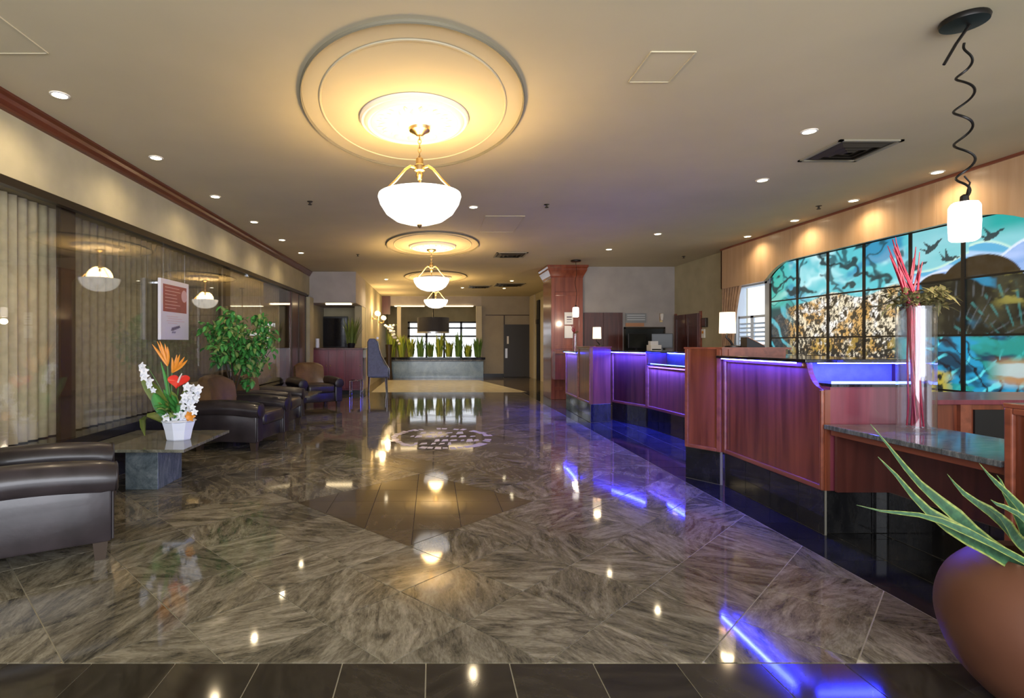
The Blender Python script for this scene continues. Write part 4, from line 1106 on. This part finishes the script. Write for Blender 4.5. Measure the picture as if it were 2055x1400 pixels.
# --- middle bay
bay = thing('reception_counter', 'mahogany reception bay counter with blue lit transaction shelf between two piers', 'counter', (0, 0, 0))
A_, B_, C_, D_ = (2.93, 8.84), (3.18, 8.02), (3.27, 6.9), (3.30, 5.3)
framed(A_, B_, KH, 1.105, bay, fw=.04); framed(B_, C_, KH, .925, bay, fw=.04); framed(C_, D_, KH, .925, bay, fw=.04)
for p, q in ((A_, B_), (B_, C_), (C_, D_)): kick(p, q, bay)
MB().prism([A_, B_, (3.45, 8.0), (3.3, 8.9)], .0, 1.10).build('carcass', 'mahogany_dark', bay)
MB().prism([(2.868, 8.84), (3.10, 8.0), (3.12, 7.96), (3.36, 7.96), (3.40, 5.3), (3.8, 5.3), (3.8, 8.9)], 1.108, 1.132).build('granite_ledge', 'granite_black', bay)
MB().wall((3.45, 8.0), (3.5, 5.3), .0, 1.108, .04).build('upper_wall', 'slate', bay)
MB().prism([(3.16, 8.02), (3.25, 6.9), (3.28, 5.3), (3.46, 5.3), (3.46, 8.0)], .925, .942).build('shelf', 'granite_black', bay)
mb = MB(); mb.wall((A_[0], A_[1] - .06), B_, 1.100, 1.107, .010, .052); mb.build('led_strip', 'led_bay', bay)
mb = MB(); mb.wall((3.20, 7.98), (3.27, 6.9), .943, .951, .012, .0); mb.wall((3.27, 6.9), (3.30, 5.4), .943, .951, .012, .0); mb.build('led_strip', 'led_pale', bay)
mb = MB(); mb.wall((3.45, 7.95), (3.5, 5.4), 1.100, 1.107, .010, .014); mb.build('led_strip', 'led', bay)

# --- far pod beside the column
fp = thing('reception_counter', 'far mahogany counter pier facing the column with narrow side panels', 'counter', (0, 0, 0))
E0, E1, E2 = (2.54, 10.3), (2.50, 9.3), (2.48, 8.52)
framed(E0, E1, KH, 1.08, fp); framed(E1, E2, KH, 1.175, fp)
kick(E0, E1, fp); kick(E1, E2, fp)
kick(E2, (2.83, 8.63), fp)
MB().prism([(2.51, 9.28), (2.515, 8.56), (2.82, 8.67), (2.84, 9.28)], .0, 1.175).build('pier', 'mahogany', fp)
MB().wall(E2, (2.835, 8.635), KH, 1.175, .03).build('end_panel', 'mahogany', fp)
MB().prism([(2.46, 9.3), (2.46, 8.50), (2.845, 8.62), (2.85, 9.3)], 1.175, 1.195).build('pier_cap', 'mahogany_h', fp)
MB().prism([(2.575, 10.3), (2.54, 9.3), (2.84, 9.3), (2.84, 10.3)], 0, 1.08).build('carcass', 'mahogany_dark', fp)
MB().prism([(2.47, 10.32), (2.43, 9.31), (2.86, 9.31), (2.86, 10.32)], 1.085, 1.108).build('granite_ledge', 'granite_black', fp)
mb = MB(); mb.wall((2.54, 10.28), (2.503, 9.36), 1.078, 1.085, .010, .052); mb.build('led_strip', 'led', fp)

# the strips shine downwards from under the ledges
def strip_light(P, Q, z, energy):
    P, Q = Vector(P), Vector(Q); d = Q - P; c = (P + Q) / 2
    o = lamp('led_strip_light', 'AREA', (c.x, c.y, z), energy, (.03, .045, 1.0), None, d.length, (0, 0, math.atan2(d.y, d.x)), None, .012)
    o.data.spread = math.radians(150)
strip_light((2.876, 8.76), (3.115, 8.03), 1.098, 50)
strip_light((3.15, 7.95), (3.24, 6.9), .915, 42)
strip_light((3.24, 6.88), (3.27, 5.5), .915, 62)
strip_light((2.497, 10.26), (2.455, 9.38), 1.076, 20)
strip_light((2.503, 4.70), (2.493, 3.76), 1.108, 8)

# equipment on the staff side
def monitor(x, y, z, rz, label, s=1.0):
    o = thing('computer_monitor', label, 'monitor', (x, y, z), rz, 'staff monitors')
    B(-.21 * s, .21 * s, -.015, .02, .09, .40).build('housing', 'black', o, bevel=.006); B(-.19 * s, .19 * s, -.018, -.015, .12, .38).build('display', 'screen', o)
    B(-.02, .02, .02, .05, .0, .22).build('neck', 'black', o); B(-.1, .1, -.06, .08, 0, .012).build('foot', 'black', o)
bt = thing('staff_counter', 'dark back counter below the service hatch', 'counter', (4.5, 11.55, 0))
B(-1.0, .7, -.3, .3, 0, 1.02).build('body', 'mahogany_dark', bt); B(-1.02, .72, -.33, .32, 1.02, 1.05).build('top', 'granite_black', bt)
monitor(4.35, 11.55, 1.05, .2, 'black computer monitor on back counter nearer the column')
monitor(4.86, 11.5, 1.05, -.3, 'black computer monitor on back counter nearer the double doors')
pr = thing('desk_printer', 'small white desk printer between two black monitors', 'printer', (4.62, 11.33, 1.05))
B(-.11, .11, -.12, .12, 0, .16).build('body', 'white', pr, bevel=.01); B(-.09, .09, -.14, -.12, .05, .08).build('paper_slot', 'black', pr); B(-.08, .08, -.02, .10, .16, .24).build('paper_tray', 'paper', pr)
# fittings on the wall between door and window
kx = thing('key_box', 'small dark box on the wall above the pale thermostat', 'box', (XR, 10.85, 1.66))
B(-.05, -.001, -.09, .09, -.09, .09).build('body', 'darkbrown', kx, bevel=.006); B(-.055, -.05, -.07, .07, -.07, .07).build('face', 'mahogany_dark', kx)
th = thing('thermostat', 'pale thermostat below the small dark box', 'thermostat', (XR, 10.92, 1.44))
B(-.03, -.001, -.06, .06, -.09, .09).build('body', 'white', th, bevel=.006); B(-.034, -.03, -.03, .03, .0, .05).build('display', 'orange', th)
ws = thing('bell_lamp', 'small pale wall light above the double door corner', 'lamp', (5.15, YBW, 1.82))
B(-.03, .03, -.02, -.001, -.10, .10).build('plate', 'brass', ws); MB().lathe([(.03, -.06), (.045, .06), (.035, .09)], (0, -.06, 0), 16).build('shade', 'plaster', ws, smooth=True)

# table lamps on the counters
def table_lamp(x, y, z, label):
    o = thing('table_lamp', label, 'lamp', (x, y, z), 0, 'lamps on the reception counter')
    MB().lathe([(.07, 0), (.07, .012), (.02, .02)], (.05, 0, 0), 20).build('base', 'black_metal', o, smooth=True)
    MB().tube([(.05, 0, .015), (.03, 0, .05), (-.01, 0, .09), (0, 0, .14), (0, 0, .20)], .010, 8).build('stem', 'black_metal', o, smooth=True)
    MB().lathe([(.068, .125), (.064, .315), (.062, .315), (.066, .125)], seg=24, cap=False).build('shade', 'shade', o, smooth=True)
    MB().ball((0, 0, .22), .028).build('bulb', 'globe', o, smooth=True)
    lamp('table_lamp_light', 'POINT', (0, 0, .36), 3, (1, .75, .42), o, .05)
table_lamp(2.66, 4.90, 1.212, 'lit table lamp on the counter pier before the shuttered window')
table_lamp(2.70, 8.92, 1.195, 'lit table lamp on the far counter pier before the dark red door')
bk = thing('menu_stand', 'dark sloping brochure stand beside the lit table lamp', 'stand', (2.88, 4.87, 1.212))
MB().extr([(-.09, -.05, .0), (.07, -.05, .0), (.07, -.05, .01), (-.09, -.05, .09)], (0, .10, 0)).build('wedge', 'black', bk); MB().extr([(.06, -.056, .019), (-.08, -.056, .090), (-.08, -.056, .086), (.06, -.056, .015)], (0, .11, 0)).build('sheet', 'sign_orange', bk)

# pendants
def pendant(x, y, label, spiral=True):
    o = thing('pendant_lamp', label, 'lamp', (x, y, 0), 0, 'pendant lamps over reception')
    MB().lathe([(.10, CZ - .001), (.105, CZ - .012), (.10, CZ - .03), (.03, CZ - .036), (.001, CZ - .036)], seg=32, cap=False).build('canopy', 'black_metal', o, smooth=True)
    if spiral:
        pts = []
        for k in range(101):
            t = k / 100; r = .038 * min(1, t * 6) * (1 - max(0, t - .9) * 8); a = t * 2 * PI * 4.6 + 2.4
            pts.append((r * math.cos(a) + .008 * math.sin(t * 9), r * math.sin(a), CZ - .13 - (CZ - .13 - 2.02) * t))
        MB().tube(pts, .0062, 6).build('spiral_cord', 'black_metal', o, smooth=True)
        MB().tube([(0.03, 0, CZ - .03), (-.035, .01, CZ - .13), (-.09, .02, CZ - .235)], .0075, 6).build('cord_tail', 'black_metal', o)
        MB().tube([(0.0, 0, CZ - .13 - (CZ - .13 - 2.02) * .86), (.03, .0, 2.10), (.0, 0, 2.0)], .004, 6).build('wire_loop', 'black_metal', o)
    else:
        MB().tube([(0, 0, CZ - .03), (.02, 0, 2.7), (-.02, 0, 2.5), (.02, 0, 2.3), (0, 0, 2.0)], .005, 6).build('spiral_cord', 'black_metal', o, smooth=True)
    s = MB().lathe([(.052, 0), (.066, .012), (.070, .10), (.068, .185), (.056, .205), (.02, .208)], (0, 0, 1.79), 6).build('shade', 'pend_shade', o, bevel=.004)
    MB().lathe([(.02, 0), (.018, .03), (.006, .04)], (0, 0, 1.998), 12).build('socket_cap', 'black_metal', o)
    lamp('pendant_light', 'POINT', (0, 0, 1.70), 7, (1, .82, .6), o, .06)
pendant(2.82, 2.88, 'faceted glass pendant on a spiral cord over the granite desk')
pendant(2.98, 11.30, 'small glass pendant lit before the wooden column', False)

# vases with red stems
def red_vase(x, y, z, s, label, n=22):
    o = thing('stem_vase', label, 'vase', (x, y, z), 0, 'vases of red stems on the counters')
    h = .745 * s; r = .096 * s
    MB().lathe([(r, 0), (r, h), (r - .006, h), (r - .006, .02), (.001, .02)], seg=32, cap=False).build('glass_cylinder', 'vase_glass', o, smooth=True)
    MB().lathe([(r * .42, .022), (r * .42, h * .98)], (r * .42, 0, 0), seg=20, cap=False).build('inner_tube', 'vase_glass', o, smooth=True)
    for k in range(n):
        a = random.uniform(0, 2 * PI); q = random.uniform(0, .8) * r; side = -1 if k % 3 else 1
        b0 = Vector((q * math.cos(a) * .5, q * math.sin(a) * .5, .025)); tp = Vector((side * random.uniform(.05, .085) * s - .065 * s, random.uniform(-.05, .05) * s, random.uniform(.95, 1.17) * s))
        pts = []
        for i in range(9):
            t = i / 8; p = b0.lerp(tp, t)
            if t < .66:
                m_ = Vector((-.25 * r + .3 * r * math.sin(k), .3 * r * math.cos(k * 2), 0)); p = b0.lerp(Vector((m_.x, m_.y, .745 * s)), t / .64) if t < .64 else p
                p.x = max(-r * .75, min(r * .75, p.x)); p.y = max(-r * .7, min(r * .7, p.y))
            else:
                e = Vector((-.25 * r + .3 * r * math.sin(k), .3 * r * math.cos(k * 2), .745 * s)); p = e.lerp(tp, (t - .64) / .36)
            pts.append(p + Vector((.005 * math.sin(i * 2 + k), .005 * math.cos(i * 1.7 + k), 0)))
        MB().tube(pts, [.005 * s ** .5] * 8 + [.002], 6).build('red_stem', 'redstick', o, smooth=True)
    mb = MB()
    for k in range(260 if s > .8 else 40):
        a = random.uniform(0, 2 * PI); q = random.uniform(.03, .17) * s; c = Vector((q * math.cos(a) + .02, q * .8 * math.sin(a), h + random.uniform(.0, .09) * s))
        d = Vector((random.uniform(-1, 1), random.uniform(-1, 1), random.uniform(-.5, .8))).normalized(); L_ = random.uniform(.05, .10) * s
        mb.ribbon([c, c + d * L_ * .5, c + d * L_ + Vector((0, 0, -.01))], [.004, .014 * s, .001], d.cross(Vector((0, 0, 1))) + Vector((.01, .02, 0)), .3)
    mb.build('moss_wreath', 'moss', o)
red_vase(2.92, 3.28, .7245, 1.0, 'tall glass cylinder vase of red stems on the granite desk')
red_vase(2.62, 10.0, 1.109, .42, 'small glass vase of red stems on the far counter by column', 12)

# ================================================================== LOUNGE
def make_chair(label):
    o = thing('club_armchair', label, 'armchair', (0, 0, 0), 0, 'leather club armchairs along the glass wall')
    B(-.38, .36, -.29, .29, .11, .30).build('seat_base', 'leather', o, bevel=.02, smooth=True)
    mb = MB()
    B(-.24, .43, -.275, .275, .285, .455).build('seat_cushion', 'leather', o, bevel=.055, bseg=4, smooth=True)
    # backrest: curved shell, rolled top
    mb = MB(); vs = []; rows = 13; colsn = 9
    prof = [(-.40, .12), (-.45, .35), (-.49, .60), (-.52, .76), (-.505, .83), (-.45, .855), (-.385, .825), (-.355, .76), (-.33, .60), (-.28, .45), (-.24, .30), (-.24, .12)]
    for k in range(colsn):
        t = -1 + 2 * k / (colsn - 1); yy = .29 * t
        for (x, z) in prof:
            dz = -.06 * t ** 4 * (z > .5); dx = .10 * t * t * (z > .3)
            vs.append((x + dx, yy, z + dz))
    n = len(prof); fs = [(k * n + i, k * n + (i + 1) % n, (k + 1) * n + (i + 1) % n, (k + 1) * n + i) for k in range(colsn - 1) for i in range(n)] + [tuple(range(n)), tuple(range((colsn - 1) * n, colsn * n))[::-1]]
    mb.add(vs, fs); mb.build('backrest', 'leather_back', o, smooth=True)
    for s in (-1, 1):
        y0, y1 = (.285, .43) if s > 0 else (-.43, -.285)
        am = B(-.40, .40, y0, y1, .11, .44).build('arm', 'leather', o, bevel=.018, smooth=True)
        pts = []; rad = []
        for k in range(13):
            t = k / 12; x = -.42 + .84 * t
            pts.append((x, s * .362, .462 + .030 * math.sin(PI * (t * .9 + .1)))); rad.append(.098 * (1 if 0 < k < 12 else .9))
        MB().tube(pts, rad, 18, sx=1.05).build('arm_roll', 'leather', am, smooth=True)
        MB().lathe([(.001, .0), (.085, .0), (.088, .012), (.07, .02), (.001, .022)], seg=20, cap=False).build('arm_facing', 'leather_edge', am, smooth=True).matrix_local = Matrix.Translation((.415, s * .362, .470)) @ Matrix.Rotation(PI / 2, 4, 'Y')
        B(.398, .412, y0 + .01, y1 - .01, .12, .40).build('arm_front', 'leather_edge', am, bevel=.005)
    for x, y in ((-.34, -.36), (.34, -.36), (-.34, .36), (.34, .36)):
        MB().add([(x - .028, y - .028, 0), (x + .028, y - .028, 0), (x + .028, y + .028, 0), (x - .028, y + .028, 0), (x - .04, y - .04, .112), (x + .04, y - .04, .112), (x + .04, y + .04, .112), (x - .04, y + .04, .112)],
                 [(0, 3, 2, 1), (4, 5, 6, 7), (0, 1, 5, 4), (1, 2, 6, 5), (2, 3, 7, 6), (3, 0, 4, 7)]).build('leg', 'darkbrown', o)
    return o
ch = make_chair('dark leather club armchair beside the entrance border, before the flower table')
ch.location = (-2.36, 3.44, 0)
for (x, y, a, lb) in ((-2.33, 6.66, -9, 'brown leather club armchair behind the granite table with flowers'),
                      (-2.42, 8.0, -2, 'brown leather club armchair just past the leafy ficus'),
                      (-2.34, 10.75, -58, 'brown leather club armchair turned towards entrance near the burgundy cabinet')):
    c = copy_tree(ch); c.location = (x, y, 0); c.rotation_euler.z = math.radians(a); c['label'] = lb
ch.rotation_euler.z = math.radians(32); ch.location = (-2.385, 3.27, 0); ch.scale = (.955, .955, 1)

def make_table(label):
    o = thing('granite_table', label, 'table', (0, 0, 0), 0, 'low granite tables between armchairs')
    B(-.46, .46, -.50, .50, .355, .380).build('tabletop', 'granite_green', o, bevel=.003)
    B(-.13, .15, -.30, .14, .0, .355).build('pedestal', 'granite_base', o, bevel=.004)
    return o
tb = make_table('low square granite table holding the flower basket'); tb.location = (-2.49, 4.93, 0)
t2_ = copy_tree(tb); t2_.location = (-2.47, 9.38, 0); t2_['label'] = 'low square granite table between the two far armchairs'

# flower basket
fb = thing('flower_basket', 'white basket of tropical flowers on the low granite table', 'flowers', (-2.30, 4.92, .3805))
mb = MB(); MB().lathe([(.095, 0), (.10, .01), (.115, .09), (.138, .17), (.13, .17), (.108, .09), (.001, .09)], (0, 0, 0), 8, 1.1, .95, cap=False).build('basket', 'white_gloss', fb)
MB().lathe([(.134, .16), (.147, .168), (.134, .178)], (0, 0, 0), 24, 1.05, .92).build('basket_rim', 'white_gloss', fb, smooth=True)
def leafpart(name, pts, wd, mat, par=fb, side=(1, 0, 0.2), fold=.25):
    n = len(pts); ws_ = [wd * math.sin(PI * (.08 + .9 * i / (n - 1))) ** .8 for i in range(n)]
    return MB().ribbon(pts, ws_, side, fold).build(name, mat, par, smooth=True)
def arc(p0, p1, bend, n=7):
    p0, p1, bend = Vector(p0), Vector(p1), Vector(bend)
    return [p0.lerp(p1, i / (n - 1)) + bend * math.sin(PI * i / (n - 1)) for i in range(n)]
leafpart('leaf', arc((-.04, 0, .15), (-.33, -.02, .56), (-.02, 0, .06)), .065, 'olive', side=(.7, 0, .7))
leafpart('leaf', arc((-.06, -.03, .15), (-.20, -.04, .42), (-.03, 0, .04)), .055, 'ficus', side=(.7, 0, .6))
leafpart('leaf', arc((-.08, -.06, .14), (-.24, -.12, .05), (-.08, 0, .12)), .075, 'olive', side=(0, 1, .2))
leafpart('leaf', arc((-.06, .0, .15), (-.16, 0, .70), (.02, 0, 0)), .022, 'ficus', side=(1, 0, .3))
for k in range(60):
    a = random.uniform(0, 2 * PI); q = random.uniform(.05, .20)
    leafpart('leaf', arc((.04 * math.cos(a), .04 * math.sin(a), .15), (q * math.cos(a) - .03, q * math.sin(a), random.uniform(.17, .46)), (0, 0, .05), 5), random.uniform(.02, .042), random.choice(['ficus', 'ficus', 'olive', 'ficus_pale']), side=(math.sin(a) + .6, -math.cos(a), .3))
# birds of paradise
for (p1, tip, mt) in (((-.10, 0, .66), (-.16, -.02, .86), 0), ((-.06, 0, .60), (.02, -.02, .74), 1)):
    MB().tube(arc((-.02, 0, .15), p1, (-.02, 0, 0)), .008, 6).build('stem', 'stem', fb)
    for q in range(5):
        t = Vector(tip) + Vector((.035 * (q - 2), .02 * (q % 2), .03 * math.sin(q)))
        leafpart('crane_petal', arc(p1, t, (.01, 0, 0), 5), .014, 'orange', side=(1, 0, .3), fold=.5)
# anthurium
MB().tube(arc((.01, 0, .15), (.03, -.05, .52), (-.02, 0, 0)), .007, 6).build('stem', 'stem', fb)
hp = []
for k in range(28):
    t = 2 * PI * k / 28; hx = 16 * math.sin(t) ** 3; hz = 13 * math.cos(t) - 5 * math.cos(2 * t) - 2 * math.cos(3 * t) - math.cos(4 * t)
    hp.append((.035 + hx * .0062, -.085 + hz * .0026, .535 + hz * .0040))
mb = MB(); cpt = (.035, -.068, .525); mb.add([cpt] + hp, [(0, 1 + k, 1 + (k + 1) % 28) for k in range(28)]); mb.add([(x, y + .004, z - .003) for x, y, z in [cpt] + hp], [(0, 1 + (k + 1) % 28, 1 + k) for k in range(28)])
mb.build('red_spathe', 'redflower', fb)
MB().tube([(.03, -.075, .52), (.055, -.10, .56), (.085, -.12, .60)], [.009, .008, .004], 8).build('spadix', 'plaster', fb, smooth=True)
# white orchids
def orchid(c, r):
    mb = MB(); c = Vector(c)
    f = Vector((random.uniform(-.4, .4), -1, random.uniform(-.1, .5))).normalized(); u = f.cross(Vector((0, 0, 1))).normalized(); v = u.cross(f)
    for k in range(5):
        a = 2 * PI * k / 5 + .3; d = u * math.cos(a) + v * math.sin(a)
        mb.ribbon([c, c + d * r * .5 + f * r * .15, c + d * r], [r * .15, r * .38, r * .12], d.cross(f), .1)
    mb.ball(c + f * r * .15, r * .2, 6, 4)
    mb.build('white_blossom', 'petal', fb)
for (x, z) in ((-.27, .66), (-.25, .62), (-.24, .57), (-.22, .53), (-.20, .49), (-.18, .45), (.16, .46), (.13, .42), (.19, .42), (.17, .37), (.10, .36), (.14, .33), (.18, .30), (.08, .30), (.02, .24), (.06, .21), (.0, .19), (.13, .48), (.21, .38), (.11, .40), (.20, .46), (.12, .27), (.20, .26), (-.06, .21), (.05, .33), (.15, .40), (-.02, .28), (.10, .23)):
    orchid((x, random.uniform(-.13, -.04), z), random.uniform(.028, .046))
MB().tube(arc((-.05, 0, .15), (-.27, -.03, .66), (.03, 0, .0)), .005, 6).build('stem', 'stem', fb)
MB().tube(arc((.02, 0, .15), (.15, -.03, .48), (.04, 0, .0)), .005, 6).build('stem', 'stem', fb)
for q in range(6):
    a = 2 * PI * q / 6; leafpart('orange_petal', arc((.15, -.09, .22), (.15 + .05 * math.cos(a), -.10, .22 + .05 * math.sin(a)), (0, -.015, 0), 4), .018, 'orange', side=(math.sin(a), 0, -math.cos(a)))

# hanging poster sign
ps = thing('hanging_sign', 'white poster sign with red printed block before the grey curtain', 'sign', (XL + .09, 6.06, 1.285))
B(-.02, .012, -.33, .33, 0, .655).build('board', 'poster', ps, bevel=.004)
MB().box(.012, .0135, -.28, .27, .305, .60).build('red_block', 'poster_red', ps)
mb = MB(); mb.lathe([(.10, 0), (.10, .0016)], (0, 0, 0), 24)
o = mb.build('pale_disc', 'poster_pale', ps); o.matrix_local = Matrix.Translation((.0122, .21, .50)) @ Matrix.Rotation(PI / 2, 4, 'Y') @ Matrix.Diagonal((.7, .7, 1, 1))
for q in range(7):
    MB().box(.0135, .0145, -.24, -.24 + .36 * random.uniform(.7, 1), .565 - q * .037, .572 - q * .037).build('text_line', 'poster_pale', ps)
for q in range(4):
    MB().box(.012, .0135, -.2 + .03 * (q % 2), -.2 + random.uniform(.2, .42), .255 - q * .025, .259 - q * .025).build('text_line', 'poster_pale', ps)
mb = MB(); yy = -.10
for q in range(7):
    mb.tube([(.013, yy, .10 + .006 * q), (.0135, yy + .02, .135 + .004 * q), (.013, yy + .035, .10 + .006 * q)], .006, 4); yy += .027
for q in range(3): mb.tube([(.013, -.08 + q * .03, .075), (.013, -.065 + q * .03, .09)], .005, 4)
mb.build('logo_script', 'poster_ink', ps)
for s in (-1, 1): MB().tube([(.0, s * .25, .655), (.0, s * .25, 1.05)], .0015, 5).build('hanging_wire', 'chrome', ps)
for s in (-1, 1): B(-.088, -.018, s * .25 - .01, s * .25 + .01, .60, .62).build('standoff', 'chrome', ps)

# ficus
fc = thing('potted_ficus', 'bushy green ficus tree standing between armchairs by the glass wall', 'plant', (-2.70, 7.33, 0))
MB().lathe([(.10, 0), (.12, .04), (.145, .27), (.15, .30), (.135, .30), (.13, .27), (.001, .27)], seg=24, cap=False).build('pot', 'black', fc, smooth=True)
for k in range(4):
    a = k * 1.6
    MB().tube([(.03 * math.cos(a), .03 * math.sin(a), .26), (.02 + .03 * math.cos(a + 1), -.03, .55), (.08 + .08 * math.cos(a), -.16 + .08 * math.sin(a), .85), (.20 + .2 * math.cos(a), -.42 + .25 * math.sin(a), 1.28)], [.016, .014, .011, .005], 7).build('trunk', 'bark', fc, smooth=True)
leafm = {}
for mname in ('ficus', 'ficus_pale'):
    pts = [Vector((0, .085 * t, -.02 * t * t)) for t in (0, .2, .45, .7, .9, 1)]
    leafm[mname] = MB().ribbon(pts, [.003, .019, .027, .021, .009, .001], (1, 0, 0), .3).mesh('leaf', mname, smooth=True)
cand = []
r = random.Random(5)
cl = []
while len(cl) < 30:
    v = Vector((r.gauss(0, 1), r.gauss(0, 1), r.gauss(0, 1))).normalized() * r.uniform(.4, 1) ** .5
    c = Vector((-2.46 + v.x * .40, 6.86 + v.y * .40, 1.30 + v.z * .36))
    if c.x > XL + .14 and not (c.z < 1.1 and c.y < 6.7): cl.append((c, r.uniform(.085, .13)))
cl += [(Vector((-2.56, 7.25, .98)), .12), (Vector((-2.42, 7.27, .90)), .11), (Vector((-2.52, 7.30, .76)), .10), (Vector((-2.38, 7.25, 1.05)), .12), (Vector((-2.46, 6.38, 1.22)), .12), (Vector((-2.52, 6.42, 1.08)), .09)]
while len(cand) < 1050:
    c0, sg_ = r.choice(cl)
    v = Vector((r.gauss(0, 1), r.gauss(0, 1), r.gauss(0, .8)))
    c = c0 + v * sg_ * .62
    if c.x < XL + .09: continue
    if c.z < .93 and not (7.18 < c.y < 7.42): continue
    if c.z < .62: continue
    cand.append((c, v))
cand.sort(key=lambda q: q[0].y - .4 * (q[0].x + 2.5))
stuffmb = {'ficus': MB(), 'ficus_pale': MB()}
for k, (c, v) in enumerate(cand):
    mn = 'ficus_pale' if r.random() < .26 else 'ficus'
    rot = Matrix.Rotation(r.uniform(0, 2 * PI), 4, 'Z') @ Matrix.Rotation(r.uniform(-1.1, .3), 4, 'X') @ Matrix.Rotation(r.uniform(-.5, .5), 4, 'Y')
    sc_ = r.uniform(.75, 1.25)
    mt = Matrix.Translation(c - fc.location) @ rot @ Matrix.Scale(sc_, 4)
    if k < 296:
        o = link('leaf', leafm[mn], fc); o.matrix_local = mt
    else:
        b = len(stuffmb[mn].v); me = leafm[mn]
        for i, vv in enumerate(me.vertices):
            stuffmb[mn].v.append(tuple(mt @ vv.co)); stuffmb[mn].uv[b + i] = ((i % 3) * .5, (i // 3) / 5)
        for p in me.polygons: stuffmb[mn].f.append(tuple(b + i for i in p.vertices))
for mn in stuffmb:
    o = stuffmb[mn].build('inner_foliage', mn, fc, smooth=True); o['kind'] = 'stuff'

# terracotta pot with snake plant
PXY = (2.14, 1.85)
pt_ = thing('terracotta_planter', 'round terracotta pot with snake plant before the granite desk', 'plant', (*PXY, 0))
PP = [(.15, 0), (.20, .03), (.275, .12), (.315, .23), (.32, .32), (.295, .41), (.245, .475), (.20, .505)]
sm = []
for i in range(len(PP) - 1):
    p0, p1, p2, p3 = (Vector(PP[max(0, min(len(PP) - 1, i + k))]) for k in (-1, 0, 1, 2))
    for q in range(5):
        t = q / 5; sm.append(tuple(.5 * (2 * p1 + (p2 - p0) * t + (2 * p0 - 5 * p1 + 4 * p2 - p3) * t * t + (3 * p1 - p0 - 3 * p2 + p3) * t ** 3)))
MB().lathe([(.001, 0)] + sm + [(.20, .505), (.185, .51), (.175, .495), (.18, .465), (.001, .465)], seg=96, cap=False).build('pot', 'terracotta', pt_, smooth=True)
MB().lathe([(.178, .466), (.10, .48), (.001, .483)], seg=24, cap=False).build('soil', 'soil', pt_, smooth=True)
SN = [  # root on the soil, tip, sideways bend, half width
    ((-.08, .04), (-.57, .10, .955), (0, 0, -.05), .034),
    ((-.09, -.02), (-.59, .05, .845), (0, 0, -.055), .040),
    ((-.08, -.05), (-.69, .01, .70), (0, 0, .045), .018),
    ((-.02, .05), (-.33, .07, .78), (0, 0, .02), .030),
    ((-.01, .02), (-.19, .10, .83), (.03, 0, .0), .034),
    ((-.02, -.06), (-.29, -.04, .74), (.0, 0, .03), .030),
    ((-.05, .0), (-.24, .02, .70), (.0, 0, .0), .040),
    ((.04, .0), (-.02, .0, .76), (.02, 0, 0), .034),
    ((.06, .06), (.06, .12, .88), (.02, 0, 0), .036),
    ((.10, -.03), (.22, -.06, .82), (.0, 0, .02), .035),
    ((.0, -.09), (-.10, -.14, .70), (.0, 0, .03), .032),
    ((.09, .05), (.30, .18, .78), (.0, 0, .02), .035),
    ((.0, .09), (.0, .22, .76), (.0, 0, .02), .032),
]
for (bx, by), tp, bd, wd in SN:
    pts = arc((bx, by, .47), tp, bd, 10)
    ws_ = [.74 * wd * (.75 + .25 * math.sin(PI * i / 9)) * (1 + .10 * math.sin(i * 2.1 + bx * 90)) * (1 if i < 5 else max(.03, (9 - i) / 5) ** .8) for i in range(10)]
    pts = [p + Vector((0, .012 * math.sin(i * 1.3 + bx * 70), .010 * math.sin(i * 1.1 + by * 80))) * (i / 9) for i, p in enumerate(pts)]
    d = (Vector(tp) - Vector((bx, by, .47))); sd = Vector((.35, .25, .8)) if abs(d.x) > .3 else Vector((.9, .3, .2))
    MB().ribbon(pts, ws_, sd, .35).build('leaf', 'snake', pt_, smooth=True)
